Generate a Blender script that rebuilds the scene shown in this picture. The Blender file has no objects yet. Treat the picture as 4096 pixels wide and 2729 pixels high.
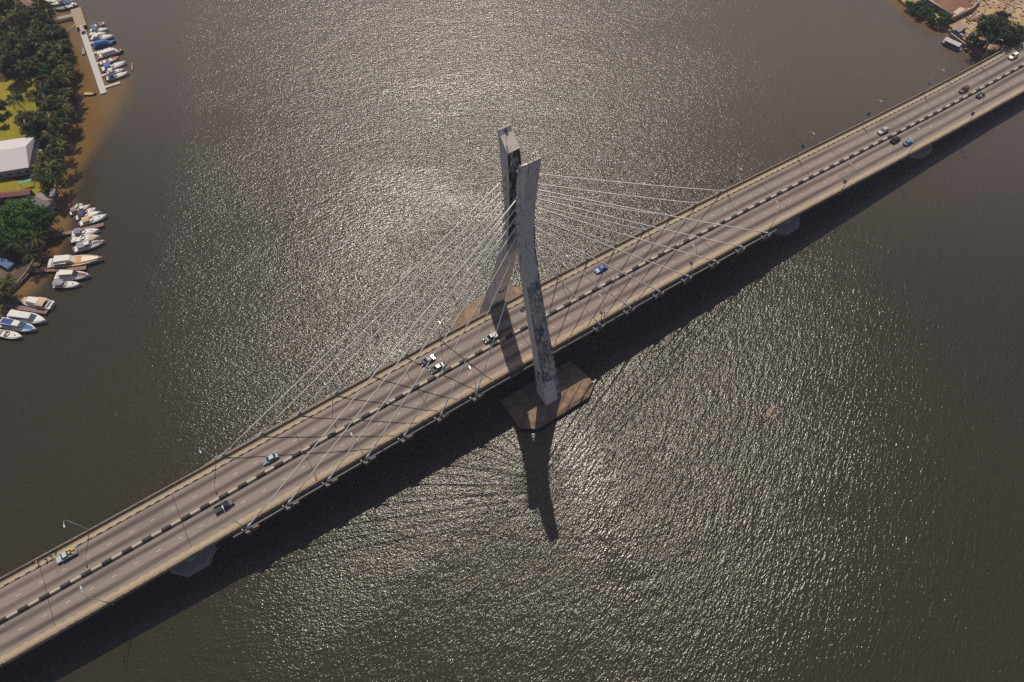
import bpy, math, random
import numpy as np
from mathutils import Vector, Matrix
random.seed(7)
R = math.radians
S = bpy.context.scene
COL = S.collection

# ------------------------------------------------------------------ camera
CP = np.array([-59.20925, -85.832066, 171.307653])
F_PX, TILT, YAW, ROLL = 2565.86, 0.520181, 1.02805, -0.018854
fh = np.array([math.cos(YAW), math.sin(YAW), 0.0]); upv = np.array([0, 0, 1.0])
FW = math.sin(TILT)*fh - math.cos(TILT)*upv
_r = np.cross(FW, upv); _r /= np.linalg.norm(_r); _u = np.cross(_r, FW)
RT = math.cos(ROLL)*_r + math.sin(ROLL)*_u
UP = -math.sin(ROLL)*_r + math.cos(ROLL)*_u
cam_d = bpy.data.cameras.new("camera"); cam = bpy.data.objects.new("camera", cam_d); COL.objects.link(cam)
cam_d.sensor_width = 36.0; cam_d.lens = F_PX/4096*36.0
cam_d.clip_start = 1.0; cam_d.clip_end = 20000
cam.matrix_world = Matrix(((RT[0], UP[0], -FW[0], CP[0]), (RT[1], UP[1], -FW[1], CP[1]), (RT[2], UP[2], -FW[2], CP[2]), (0, 0, 0, 1)))
S.camera = cam

# ------------------------------------------------------------------ light
SUN = Vector((0.254155, 0.54506, 1.0)).normalized()
W = bpy.data.worlds.new("World"); S.world = W; W.use_nodes = True
wn = W.node_tree.nodes; wn.clear()
sky = wn.new("ShaderNodeTexSky"); sky.sky_type = 'NISHITA'; sky.sun_disc = False
sky.sun_elevation = math.asin(SUN.z); sky.sun_rotation = math.atan2(SUN.x, SUN.y)
sky.air_density = 1.0; sky.dust_density = 2.5; sky.ozone_density = 1.0
bg = wn.new("ShaderNodeBackground"); bg.inputs[1].default_value = 0.066
wo = wn.new("ShaderNodeOutputWorld")
W.node_tree.links.new(sky.outputs[0], bg.inputs[0]); W.node_tree.links.new(bg.outputs[0], wo.inputs[0])
sd = bpy.data.lights.new("sun", 'SUN'); sd.energy = 4.4; sd.angle = R(0.53); sd.color = (1.0, 0.90, 0.755)
so = bpy.data.objects.new("sun", sd); COL.objects.link(so)
so.rotation_euler = SUN.to_track_quat('Z', 'Y').to_euler()
S.view_settings.view_transform = 'Standard'; S.view_settings.look = 'None'
S.view_settings.exposure = 0.0; S.view_settings.gamma = 1.0
S.cycles.use_denoising = False
S.cycles.max_bounces = 4; S.cycles.diffuse_bounces = 2; S.cycles.glossy_bounces = 2
S.cycles.caustics_reflective = True; S.cycles.caustics_refractive = False

# ------------------------------------------------------------------ survey helpers
WZ = -16.0            # water level
XP = -4.796           # pylon plane
def ray(px, py):      # direction of a sighting (full-size photo coordinates)
    return FW + RT*((px-2048)/F_PX) - UP*((py-1364.5)/F_PX)
def at(px, py, z=WZ):
    d = ray(px, py); return Vector(CP + d*((z-CP[2])/d[2]))
ZC = (-13.039488, -0.999314, 5.936353, -0.441592); YC = (0.78624, -0.121858)
def _zc(x):
    s = x/200; return sum(c*s**(i+2) for i, c in enumerate(ZC))
def _yc(x):
    s = x/200; return sum(c*s**(i+2) for i, c in enumerate(YC))
def _ext(f, x, a=-165.0, b=252.0):
    if x < a: return f(a) + (f(a+1)-f(a))*(x-a)
    if x > b: return f(b) + (f(b)-f(b-1))*(x-b)
    return f(x)
def DZ(x): return _ext(_zc, x)
def DY(x): return _ext(_yc, x)
def at_deck(px, py, h=0.0):
    z = 0.0
    for _ in range(8):
        X = at(px, py, z+h); z = DZ(X.x)
    return X

# ------------------------------------------------------------------ mesh builder
class MB:
    def __init__(s): s.v = []; s.f = []; s.m = []; s.uv = {}; s.sm = []
    def vert(s, p, uv=None):
        s.v.append(tuple(p))
        if uv: s.uv[len(s.v)-1] = uv
        return len(s.v)-1
    def face(s, idx, m=0, smooth=False): s.f.append(tuple(idx)); s.m.append(m); s.sm.append(smooth)
    def quad(s, a, b, c, d, m=0):
        i = [s.vert(p) for p in (a, b, c, d)]; s.face(i, m)
    def rings(s, rings, m=0, cap=True, smooth=False, closed=True):
        ids = [[s.vert(p) for p in r] for r in rings]
        n = len(ids[0])
        for a, b in zip(ids, ids[1:]):
            for i in range(n if closed else n-1):
                j = (i+1) % n
                s.face((a[i], a[j], b[j], b[i]), m, smooth)
        if cap:
            s.face(ids[0][::-1], m); s.face(ids[-1], m)
        return ids
    def box(s, x0, x1, y0, y1, z0, z1, m=0, M=None):
        P = [(x0, y0), (x1, y0), (x1, y1), (x0, y1)]
        rr = [[Vector((x, y, z)) for x, y in P] for z in (z0, z1)]
        if M is not None: rr = [[M @ p for p in r] for r in rr]
        s.rings(rr, m)
    def prism(s, poly, z0, z1, m=0, inset=0.0, k=0.04):
        cx = sum(p[0] for p in poly)/len(poly); cy = sum(p[1] for p in poly)/len(poly)
        rr = [[Vector((x, y, z0)) for x, y in poly], [Vector((x, y, z1-inset)) for x, y in poly]]
        if inset: rr.append([Vector((x+(cx-x)*k, y+(cy-y)*k, z1)) for x, y in poly])
        s.rings(rr, m)
    def tube(s, pts, rad, n=6, m=0, smooth=True, cap=True):
        pts = [Vector(p) for p in pts]
        if not isinstance(rad, (list, tuple)): rad = [rad]*len(pts)
        out = []; ref = None
        for i, p in enumerate(pts):
            d = (pts[min(i+1, len(pts)-1)] - pts[max(i-1, 0)]).normalized()
            if ref is None: ref = Vector((0, 0, 1)) if abs(d.z) < 0.9 else Vector((1, 0, 0))
            a = d.cross(ref).normalized(); b = d.cross(a).normalized()
            ref = b if abs(d.dot(b)) < 0.9 else ref
            ref = -(a.cross(d)) if False else ref
            out.append([p + (a*math.cos(2*math.pi*k/n) + b*math.sin(2*math.pi*k/n))*rad[i] for k in range(n)])
            ref = a.cross(d)
            if ref.length < 1e-6: ref = Vector((0, 0, 1))
        s.rings(out, m, cap=cap, smooth=smooth)
    def blob(s, c, r, m=0, n=8, k=5, M=None):
        out = []
        for i in range(1, k):
            t = math.pi*i/k
            ring = [Vector((c[0]+r[0]*math.sin(t)*math.cos(2*math.pi*j/n), c[1]+r[1]*math.sin(t)*math.sin(2*math.pi*j/n), c[2]+r[2]*math.cos(t))) for j in range(n)]
            out.append([M @ p for p in ring] if M is not None else ring)
        s.rings(out, m, smooth=True)
    def sweep(s, prof, x0, x1, step, m=0, cap=True):
        n = max(1, int(round((x1-x0)/step))); ids = []
        for i in range(n+1):
            x = x0+(x1-x0)*i/n; zz, yy = DZ(x), DY(x)
            ids.append([s.vert((x, y+yy, z+zz), (x, y)) for y, z in prof])
        k = len(prof)
        for a, b in zip(ids, ids[1:]):
            for i in range(k):
                j = (i+1) % k; s.face((a[i], b[i], b[j], a[j]), m)
        if cap: s.face(ids[0], m); s.face(ids[-1][::-1], m)
    def build(s, name, mats, parent=None, loc=None, fix=True):
        me = bpy.data.meshes.new(name)
        me.from_pydata(s.v, [], s.f)
        if not isinstance(mats, (list, tuple)): mats = [mats]
        for m in mats: me.materials.append(m)
        me.polygons.foreach_set('material_index', s.m)
        me.polygons.foreach_set('use_smooth', s.sm)
        if s.uv:
            ul = me.uv_layers.new(name='UVMap'); buf = []
            for l in me.loops: buf.extend(s.uv.get(l.vertex_index, (0, 0)))
            ul.data.foreach_set('uv', buf)
        if fix:
            import bmesh
            bm = bmesh.new(); bm.from_mesh(me); bmesh.ops.recalc_face_normals(bm, faces=bm.faces); bm.to_mesh(me); bm.free()
        me.update()
        o = bpy.data.objects.new(name, me); COL.objects.link(o)
        if parent is not None: o.parent = parent
        if loc is not None: o.location = loc
        return o

def tag(o, label=None, cat=None, group=None, kind=None):
    if label: o['label'] = label
    if cat: o['category'] = cat
    if group: o['group'] = group
    if kind: o['kind'] = kind
    return o
def thing(name, loc, rz=0.0, label=None, cat=None, group=None):
    o = bpy.data.objects.new(name, None); COL.objects.link(o)
    o.location = loc; o.rotation_euler = (0, 0, rz); o.empty_display_size = 0.5
    return tag(o, label, cat, group)
def dup(root, loc, rz=None, label=None, scale=None):
    def cp(o, parent):
        c = o.copy(); COL.objects.link(c); c.parent = parent
        for ch in kids.get(o.name, []): cp(ch, c)
        return c
    kids = {}
    for o in [root] + list(root.children_recursive):
        kids[o.name] = list(o.children)
    c = cp(root, None); c.location = loc
    if rz is not None: c.rotation_euler = (0, 0, rz)
    if label: c['label'] = label
    if scale is not None: c.scale = (scale, scale, scale)
    return c

# ------------------------------------------------------------------ materials
class NT:
    def __init__(s, name):
        s.mat = bpy.data.materials.new(name); s.mat.use_nodes = True
        s.t = s.mat.node_tree; s.t.nodes.clear()
        s.out = s.t.nodes.new('ShaderNodeOutputMaterial')
        s.b = s.t.nodes.new('ShaderNodeBsdfPrincipled')
        s.t.links.new(s.b.outputs[0], s.out.inputs[0])
    def n(s, typ, ins=None, **kw):
        nd = s.t.nodes.new(typ)
        for k, v in kw.items(): setattr(nd, k, v)
        for k, v in (ins or {}).items():
            if hasattr(v, 'links') or isinstance(v, bpy.types.NodeSocket): s.t.links.new(v, nd.inputs[k])
            else: nd.inputs[k].default_value = v
        return nd
    def set(s, **kw):
        for k, v in kw.items():
            k = {'color': 'Base Color', 'rough': 'Roughness', 'metal': 'Metallic', 'spec': 'Specular IOR Level', 'normal': 'Normal', 'ior': 'IOR', 'coat': 'Coat Weight', 'alpha': 'Alpha'}[k]
            if isinstance(v, bpy.types.NodeSocket): s.t.links.new(v, s.b.inputs[k])
            else:
                if k == 'Base Color' and len(v) == 3: v = (*v, 1)
                s.b.inputs[k].default_value = v
    def obj(s): return s.n('ShaderNodeTexCoord').outputs['Object']
    def uv(s): return s.n('ShaderNodeTexCoord').outputs['UV']
    def geo(s): return s.n('ShaderNodeNewGeometry').outputs['Position']
    def map(s, vec, scale=(1, 1, 1), rot=(0, 0, 0), loc=(0, 0, 0)):
        return s.n('ShaderNodeMapping', {'Vector': vec, 'Scale': scale, 'Rotation': rot, 'Location': loc}).outputs[0]
    def noise(s, vec, scale=1.0, detail=3.0, rough=0.55, dist=0.0):
        return s.n('ShaderNodeTexNoise', {'Vector': vec, 'Scale': scale, 'Detail': detail, 'Roughness': rough, 'Distortion': dist}).outputs['Fac']
    def m(s, op, a, b=0.0, c=None, clamp=False):
        nd = s.n('ShaderNodeMath', {0: a, 1: b}, operation=op, use_clamp=clamp)
        if c is not None:
            if isinstance(c, bpy.types.NodeSocket): s.t.links.new(c, nd.inputs[2])
            else: nd.inputs[2].default_value = c
        return nd.outputs[0]
    def ramp(s, f, a, b, lo=0.0, hi=1.0):
        return s.n('ShaderNodeMapRange', {0: f, 1: a, 2: b, 3: lo, 4: hi}, interpolation_type='SMOOTHSTEP').outputs[0]
    def mix(s, f, a, b):
        nd = s.t.nodes.new('ShaderNodeMix'); nd.data_type = 'RGBA'
        for i, v in ((0, f), (6, a), (7, b)):
            if isinstance(v, bpy.types.NodeSocket): s.t.links.new(v, nd.inputs[i])
            else: nd.inputs[i].default_value = (*v, 1) if (i > 0 and len(v) == 3) else v
        return nd.outputs[2]
    def sep(s, vec):
        nd = s.n('ShaderNodeSeparateXYZ', {0: vec}); return nd.outputs
    def attr(s, name): return s.n('ShaderNodeAttribute', attribute_name=name).outputs['Fac']
    def bump(s, h, dist=0.1, strength=1.0, normal=None):
        ins = {'Height': h, 'Distance': dist, 'Strength': strength}
        if normal is not None: ins['Normal'] = normal
        return s.n('ShaderNodeBump', ins).outputs[0]

_mc = {}
def plain(name, col, rough=0.5, metal=0.0, var=0.12, scale=1.5, spec=0.5):
    if name in _mc: return _mc[name]
    t = NT(name); f = t.noise(t.obj(), scale, 4)
    d = tuple(c*(1-var*1.6) for c in col); l = tuple(min(1, c*(1+var)) for c in col)
    t.set(color=t.mix(f, d, l), rough=rough, metal=metal, spec=spec)
    _mc[name] = t.mat; return t.mat

def mat_asphalt():
    t = NT('aged_road_surface'); uv = t.uv(); x, y, _ = t.sep(uv)
    wob = t.noise(t.map(uv, (0.02, 0.35, 1)), 1.0, 3)
    ay = t.m('ABSOLUTE', t.m('ADD', y, t.m('MULTIPLY', t.m('SUBTRACT', wob, 0.5), 1.5)))
    d1 = t.m('ABSOLUTE', t.m('SUBTRACT', ay, 2.5)); d2 = t.m('ABSOLUTE', t.m('SUBTRACT', ay, 6.55))
    b1 = t.ramp(d1, 0.15, 1.35, 1, 0); b2 = t.ramp(d2, 0.15, 1.3, 1, 0)
    band = t.m('MAXIMUM', b1, b2)
    patch = t.noise(t.map(uv, (0.035, 0.5, 1)), 1.0, 4)
    band = t.m('MULTIPLY', band, t.ramp(patch, 0.2, 0.65, 0.45, 1.0))
    fine = t.noise(t.map(uv, (0.3, 3.0, 1)), 1.0, 5)
    grit = t.noise(t.geo(), 9.0, 2)
    light = t.mix(fine, (0.180, 0.145, 0.128), (0.258, 0.212, 0.188))
    light = t.mix(t.ramp(t.noise(t.map(uv, (0.012, 0.06, 1)), 1.0, 3), 0.45, 0.68), light, (0.232, 0.180, 0.160))
    light = t.mix(t.m('MULTIPLY', t.ramp(grit, 0.35, 0.7), 0.35), light, (0.150, 0.118, 0.105))
    col = t.mix(t.m('MULTIPLY', band, 0.95), light, (0.066, 0.052, 0.049))
    st = t.noise(t.map(uv, (0.12, 0.9, 1), loc=(40, 3, 0)), 1.0, 5)
    col = t.mix(t.ramp(st, 0.68, 0.76, 0, 0.55), col, (0.09, 0.075, 0.07))
    jx = t.m('ABSOLUTE', t.m('SUBTRACT', t.m('FRACT', t.m('DIVIDE', t.m('ADD', x, 4.8), 36.15)), 0.5))
    col = t.mix(t.ramp(jx, 0.4962, 0.4975, 0, 0.75), col, (0.05, 0.042, 0.04))
    pt = t.n('ShaderNodeTexWhiteNoise', {'Vector': t.n('ShaderNodeCombineXYZ', {0: t.m('FLOOR', t.m('DIVIDE', x, 7.3)), 1: t.m('FLOOR', t.m('DIVIDE', y, 4.2)), 2: 3.0}).outputs[0]}).outputs['Value']
    col = t.mix(t.ramp(pt, 0.93, 0.94, 0, 0.3), col, (0.11, 0.09, 0.082))
    t.set(color=col, rough=0.85, spec=0.25, normal=t.bump(grit, 0.01))
    return t.mat
def mat_stripes(name, period, phase, white=(0.40, 0.345, 0.27), black=(0.009, 0.009, 0.011), wear=0.5, duty=0.5, groove=False):
    t = NT(name); uv = t.uv(); x, y, _ = t.sep(uv)
    fr = t.m('FRACT', t.m('DIVIDE', t.m('SUBTRACT', x, phase), period))
    blk = t.ramp(fr, duty-0.006, duty+0.006, 1, 0)
    n1 = t.noise(t.map(uv, (0.6, 2.5, 1)), 1.0, 5)
    w = t.mix(n1, tuple(c*0.7 for c in white), white)
    if groove:
        dy = t.m('ABSOLUTE', y)
        w = t.mix(t.ramp(dy, 0.05, 0.14, 0.0, 0.55), w, tuple(c*0.5 for c in white))
    if wear: blk = t.m('MULTIPLY', blk, t.ramp(n1, 0.3, 0.45, 1-wear, 1))
    t.set(color=t.mix(blk, w, black), rough=0.7)
    return t.mat
def mat_walk():
    t = NT('walkway_concrete'); uv = t.uv()
    n1 = t.noise(t.map(uv, (0.5, 1.5, 1)), 1.0, 5); n2 = t.noise(t.map(uv, (0.08, 0.6, 1)), 1.0, 3)
    c = t.mix(n1, (0.245, 0.195, 0.135), (0.385, 0.315, 0.225))
    c = t.mix(t.ramp(n2, 0.4, 0.7, 0, 0.4), c, (0.38, 0.31, 0.21))
    x, y, _ = t.sep(uv); fr = t.m('FRACT', t.m('DIVIDE', x, 3.0))
    c = t.mix(t.ramp(fr, 0.0, 0.02, 0.5, 0.0), c, (0.12, 0.09, 0.06))
    t.set(color=c, rough=0.9, spec=0.2); return t.mat
def mat_concrete(name, base=(0.26, 0.235, 0.215), dark=(0.05, 0.047, 0.046), amount=0.35, lift=4.0, heavy=False):
    t = NT(name); g = t.geo(); x, y, z = t.sep(g)
    n1 = t.noise(g, 0.35, 5); n2 = t.noise(t.map(g, (1.2, 1.2, 0.12)), 1.0, 4)
    c = t.mix(n1, tuple(v*0.85 for v in base), tuple(v*1.12 for v in base))
    # casting joints
    fr = t.m('FRACT', t.m('DIVIDE', z, lift)); j = t.ramp(t.m('ABSOLUTE', t.m('SUBTRACT', fr, 0.5)), 0.46, 0.5, 0, 0.75)
    c = t.mix(j, c, tuple(v*0.5 for v in base))
    s = t.ramp(n2, 0.62-amount*0.3, 0.75, 0, 0.8)
    c = t.mix(s, c, tuple(v*2.2 for v in dark))
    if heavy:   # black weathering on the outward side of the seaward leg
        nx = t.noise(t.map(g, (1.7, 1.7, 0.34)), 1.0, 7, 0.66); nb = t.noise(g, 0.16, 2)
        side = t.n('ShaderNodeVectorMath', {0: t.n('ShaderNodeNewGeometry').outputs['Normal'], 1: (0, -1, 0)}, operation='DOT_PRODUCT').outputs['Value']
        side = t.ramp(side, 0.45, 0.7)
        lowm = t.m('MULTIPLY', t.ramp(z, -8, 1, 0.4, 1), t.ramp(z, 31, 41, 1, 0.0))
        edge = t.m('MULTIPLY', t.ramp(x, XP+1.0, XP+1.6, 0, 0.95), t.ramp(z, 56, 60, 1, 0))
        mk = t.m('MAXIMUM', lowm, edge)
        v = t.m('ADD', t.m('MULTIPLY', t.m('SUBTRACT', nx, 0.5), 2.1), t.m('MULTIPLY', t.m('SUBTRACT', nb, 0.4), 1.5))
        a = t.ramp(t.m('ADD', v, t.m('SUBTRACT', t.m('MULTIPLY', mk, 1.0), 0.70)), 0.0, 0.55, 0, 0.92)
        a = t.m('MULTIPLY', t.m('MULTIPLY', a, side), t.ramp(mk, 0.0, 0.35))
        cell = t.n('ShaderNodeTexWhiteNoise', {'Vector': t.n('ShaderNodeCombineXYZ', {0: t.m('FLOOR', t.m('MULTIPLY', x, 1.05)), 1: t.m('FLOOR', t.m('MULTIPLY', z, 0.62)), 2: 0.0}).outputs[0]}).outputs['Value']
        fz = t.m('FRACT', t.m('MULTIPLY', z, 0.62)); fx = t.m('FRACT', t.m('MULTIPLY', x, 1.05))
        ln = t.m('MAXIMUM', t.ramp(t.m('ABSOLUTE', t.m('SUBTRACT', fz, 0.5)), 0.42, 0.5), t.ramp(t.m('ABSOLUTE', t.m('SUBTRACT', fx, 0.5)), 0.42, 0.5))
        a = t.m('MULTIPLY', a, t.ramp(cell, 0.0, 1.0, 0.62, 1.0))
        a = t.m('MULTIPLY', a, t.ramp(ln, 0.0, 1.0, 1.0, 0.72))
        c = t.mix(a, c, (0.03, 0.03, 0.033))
        # black algae on the inward faces near the top
        side2 = t.n('ShaderNodeVectorMath', {0: t.n('ShaderNodeNewGeometry').outputs['Normal'], 1: (0, -1, 0)}, operation='DOT_PRODUCT').outputs['Value']
    t.set(color=c, rough=0.85, spec=0.2, normal=t.bump(n1, 0.05)); return t.mat
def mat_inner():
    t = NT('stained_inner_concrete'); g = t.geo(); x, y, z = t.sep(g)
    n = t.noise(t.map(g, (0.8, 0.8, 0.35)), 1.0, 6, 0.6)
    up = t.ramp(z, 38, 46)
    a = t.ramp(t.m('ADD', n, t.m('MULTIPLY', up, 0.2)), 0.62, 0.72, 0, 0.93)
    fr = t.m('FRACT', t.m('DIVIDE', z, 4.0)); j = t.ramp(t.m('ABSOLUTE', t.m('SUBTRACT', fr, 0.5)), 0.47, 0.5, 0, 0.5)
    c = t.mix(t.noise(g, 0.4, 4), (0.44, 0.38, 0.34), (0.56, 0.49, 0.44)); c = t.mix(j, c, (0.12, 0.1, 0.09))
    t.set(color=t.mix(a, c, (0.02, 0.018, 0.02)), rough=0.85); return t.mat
def mat_rustcap():
    t = NT('brown_pile_cap'); g = t.geo(); n1 = t.noise(g, 0.35, 6, 0.6); n2 = t.noise(g, 2.0, 4)
    c = t.mix(t.ramp(n1, 0.3, 0.7), (0.110, 0.070, 0.046), (0.235, 0.160, 0.108))
    c = t.mix(t.ramp(n2, 0.6, 0.8, 0, 0.4), c, (0.32, 0.24, 0.17)); z = t.sep(g)[2]
    c = t.mix(t.ramp(t.m('ADD', z, t.m('MULTIPLY', n1, 0.5)), -14.6, -14.3), (0.035, 0.036, 0.026), c)
    t.set(color=c, rough=0.9); return t.mat
def mat_leaf(name, a, b, rough=0.45, spec=0.35):
    t = NT(name); g = t.geo(); n = t.noise(g, 0.5, 3); n2 = t.noise(g, 0.09, 2)
    rnd = t.n('ShaderNodeObjectInfo').outputs['Random']
    f = t.m('ADD', t.m('MULTIPLY', n, 0.6), t.m('MULTIPLY', rnd, 0.4))
    c = t.mix(t.ramp(f, 0.25, 0.75), a, b)
    t.set(color=c, rough=rough, spec=spec); return t.mat

def mat_water():
    t = NT('estuary_water'); g = t.geo(); x, y, z = t.sep(g)
    sh = t.attr('shallow'); calm = t.attr('calm'); sky_sheen = t.attr('sky_sheen')
    # turbid water body
    big = t.noise(g, 0.012, 3); mid = t.noise(g, 0.05, 3)
    deep = t.mix(big, (0.0215, 0.0190, 0.0095), (0.0285, 0.0242, 0.0130))
    deep = t.mix(sky_sheen, deep, (0.084, 0.066, 0.052))  # paler base colour stands in for sky reflected off the far water
    en = t.m('MULTIPLY', t.m('MULTIPLY', t.m('SUBTRACT', mid, 0.5), 0.9), t.ramp(sh, 0.0, 0.3))
    edge = t.ramp(t.m('ADD', sh, en), 0.02, 0.95)
    deep = t.mix(edge, deep, (0.135, 0.080, 0.024))
    t.set(color=deep, rough=0.20, ior=1.38, spec=0.5)
    # wind waves: two crossing trains, one per side of the pylon wake
    def train(ang, sc, st):
        v = t.map(g, rot=(0, 0, ang)); return t.noise(t.map(v, (sc, sc*st, sc)), 1.0, 2.0, 0.5)
    wa = t.m('ADD', t.m('MULTIPLY', train(R(18), 1/1.9, 2.8), 0.85), t.m('MULTIPLY', train(R(50), 1/0.95, 1.8), 0.5))
    wb = t.m('ADD', t.m('MULTIPLY', train(R(-28), 1/2.0, 3.0), 0.85), t.m('MULTIPLY', train(R(-10), 1/0.95, 2.0), 0.5))
    wb = t.m('ADD', wb, t.m('MULTIPLY', train(R(-34), 1/4.6, 3.0), 0.9))
    f = t.attr('turn')
    h = t.m('ADD', t.m('MULTIPLY', wa, t.m('SUBTRACT', 1.0, f)), t.m('MULTIPLY', wb, f))
    fine = t.noise(g, 2.6, 2.0)
    h = t.m('ADD', h, t.m('MULTIPLY', fine, 0.30))
    swell = t.noise(t.map(t.map(g, rot=(0, 0, R(20))), (0.1, 0.22, 0.1)), 1.0, 2)
    h = t.m('ADD', h, t.m('MULTIPLY', swell, 0.8))
    # rings running out from the near pile cap
    dx = t.m('SUBTRACT', x, -2.0); dy = t.m('SUBTRACT', y, -14.0)
    rr = t.m('SQRT', t.m('ADD', t.m('MULTIPLY', dx, dx), t.m('MULTIPLY', dy, dy)))
    wv = t.m('SINE', t.m('MULTIPLY', t.m('ADD', rr, t.m('MULTIPLY', mid, 26.0)), 1.7))
    h = t.m('ADD', h, t.m('MULTIPLY', wv, t.m('MULTIPLY', t.attr('rings'), 0.07)))
    gust = t.noise(t.map(t.map(g, rot=(0, 0, R(31))), (0.012, 0.03, 0.02), loc=(3.3, 1.7, 0)), 1.0, 4, 0.6)
    amp = t.m('MULTIPLY', t.ramp(gust, 0.32, 0.64, 0.66, 1.10), t.ramp(t.m('ADD', calm, t.m('MULTIPLY', t.m('SUBTRACT', gust, 0.5), 1.1)), 0, 1, 1.0, 0.30))
    t.set(normal=t.bump(h, 0.33, amp))
    return t.mat

M = {}
M['asphalt'] = mat_asphalt(); M['walk'] = mat_walk()
M['median'] = mat_stripes('black_and_white_median', 5.43, -80.49, white=(0.47, 0.40, 0.31), wear=0.2, groove=True)
M['kerb'] = mat_stripes('painted_kerb', 2.715, -20.1, white=(0.42, 0.34, 0.22), wear=0.6)
M['kerb2'] = mat_stripes('painted_kerb_yellow', 2.715, -20.1, white=(0.42, 0.34, 0.20), black=(0.26, 0.20, 0.145), wear=0.5)
M['paint'] = plain('lane_paint', (0.50, 0.45, 0.36), 0.7, var=0.25, scale=3)
M['parapet'] = mat_concrete('parapet_concrete', base=(0.34, 0.26, 0.18), amount=0.5)
M['girder'] = mat_concrete('girder_concrete', base=(0.20, 0.18, 0.17), amount=0.8)
M['block'] = mat_concrete('anchor_concrete', base=(0.22, 0.185, 0.15), amount=0.7, lift=50)
M['pylon'] = mat_concrete('pylon_concrete', base=(0.80, 0.69, 0.61), amount=0.2)
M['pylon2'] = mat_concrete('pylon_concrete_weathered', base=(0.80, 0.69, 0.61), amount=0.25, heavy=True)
M['inner'] = mat_inner(); M['cap'] = mat_rustcap()
M['pier'] = plain('pier_concrete', (0.42, 0.42, 0.45), 0.85)
M['cable'] = plain('white_cable_sheath', (0.76, 0.73, 0.68), 0.45, var=0.05)
M['sleeve'] = plain('grey_sleeve', (0.40, 0.43, 0.48), 0.5)
M['galv'] = plain('galvanised_steel', (0.42, 0.43, 0.43), 0.45, metal=0.3)
M['rail'] = plain('rusty_rail', (0.16, 0.105, 0.075), 0.6)
M['lampglass'] = plain('lamp_lens', (0.42, 0.46, 0.5), 0.25)
M['black'] = plain('black_plastic', (0.012, 0.012, 0.013), 0.45)
M['planks'] = plain('jetty_planks', (0.20, 0.125, 0.105), 0.85, var=0.3, scale=2.5)
M['rubber'] = plain('rubber', (0.02, 0.02, 0.02), 0.85)
M['glass'] = plain('dark_window_glass', (0.018, 0.03, 0.032), 0.12, spec=0.8, var=0.05)
M['carglass'] = plain('car_glass', (0.016, 0.026, 0.028), 0.4, spec=0.25, var=0.05)
M['greenglass'] = plain('tinted_glass', (0.10, 0.19, 0.15), 0.12, spec=0.8, var=0.05)
M['blueglass'] = plain('blue_glass', (0.07, 0.13, 0.18), 0.1, spec=0.8, var=0.05)
M['white'] = plain('white_gelcoat', (0.58, 0.55, 0.53), 0.35, var=0.05)
M['cream'] = plain('cream_gelcoat', (0.62, 0.56, 0.46), 0.45, var=0.08)
M['teak'] = plain('teak_deck', (0.42, 0.22, 0.07), 0.6, var=0.2, scale=4)
M['brownwood'] = plain('dark_wood', (0.13, 0.075, 0.06), 0.65, var=0.25, scale=4)
M['tan'] = plain('tan_canvas', (0.46, 0.33, 0.19), 0.85)
M['navy'] = plain('navy_canvas', (0.03, 0.045, 0.12), 0.85)
M['bluec'] = plain('blue_canvas', (0.03, 0.12, 0.36), 0.8)
M['greyc'] = plain('grey_canvas', (0.22, 0.22, 0.26), 0.85)
M['purplec'] = plain('mauve_canvas', (0.20, 0.16, 0.25), 0.85)
M['redc'] = plain('red_vinyl', (0.50, 0.035, 0.03), 0.6)
M['orange'] = plain('orange_cloth', (0.52, 0.12, 0.015), 0.8)
M['chrome'] = plain('outboard_silver', (0.35, 0.38, 0.44), 0.3, metal=0.5)
M['redtaillight'] = plain('red_lens', (0.30, 0.01, 0.01), 0.3)
M['solar'] = plain('solar_cells', (0.035, 0.08, 0.22), 0.25, var=0.3, scale=1)

# ------------------------------------------------------------------ shores
L_SHORE_PX = [(206, -60), (212, 40), (206, 84), (262, 120), (290, 220), (300, 330), (303, 420), (285, 500), (262, 560), (253, 650), (236, 720), (222, 800), (211, 854), (193, 937), (166, 1012), (118, 1095), (54, 1170), (0, 1212), (-60, 1240)]
LS = [at(a, b) for a, b in L_SHORE_PX]
R_SHORE_PX = [(3560, -60), (3588, 0), (3627, 33), (3677, 66), (3740, 101), (3792, 132), (3860, 172), (3895, 203), (3940, 240)]
RS = [at(a, b) for a, b in R_SHORE_PX]
RS += [Vector((254, -5, WZ)), Vector((256, -60, WZ)), Vector((262, -200, WZ))]
def seg_dist(px, py, poly):
    best = np.full(px.shape, 1e9)
    for a, b in zip(poly, poly[1:]):
        ax, ay, bx, by = a.x, a.y, b.x, b.y
        L = (bx-ax)**2+(by-ay)**2
        t = np.clip(((px-ax)*(bx-ax)+(py-ay)*(by-ay))/L, 0, 1)
        best = np.minimum(best, np.hypot(px-ax-t*(bx-ax), py-ay-t*(by-ay)))
    return best
def sm(a, b, v):
    t = np.clip((v-a)/(b-a), 0, 1); return t*t*(3-2*t)

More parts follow.
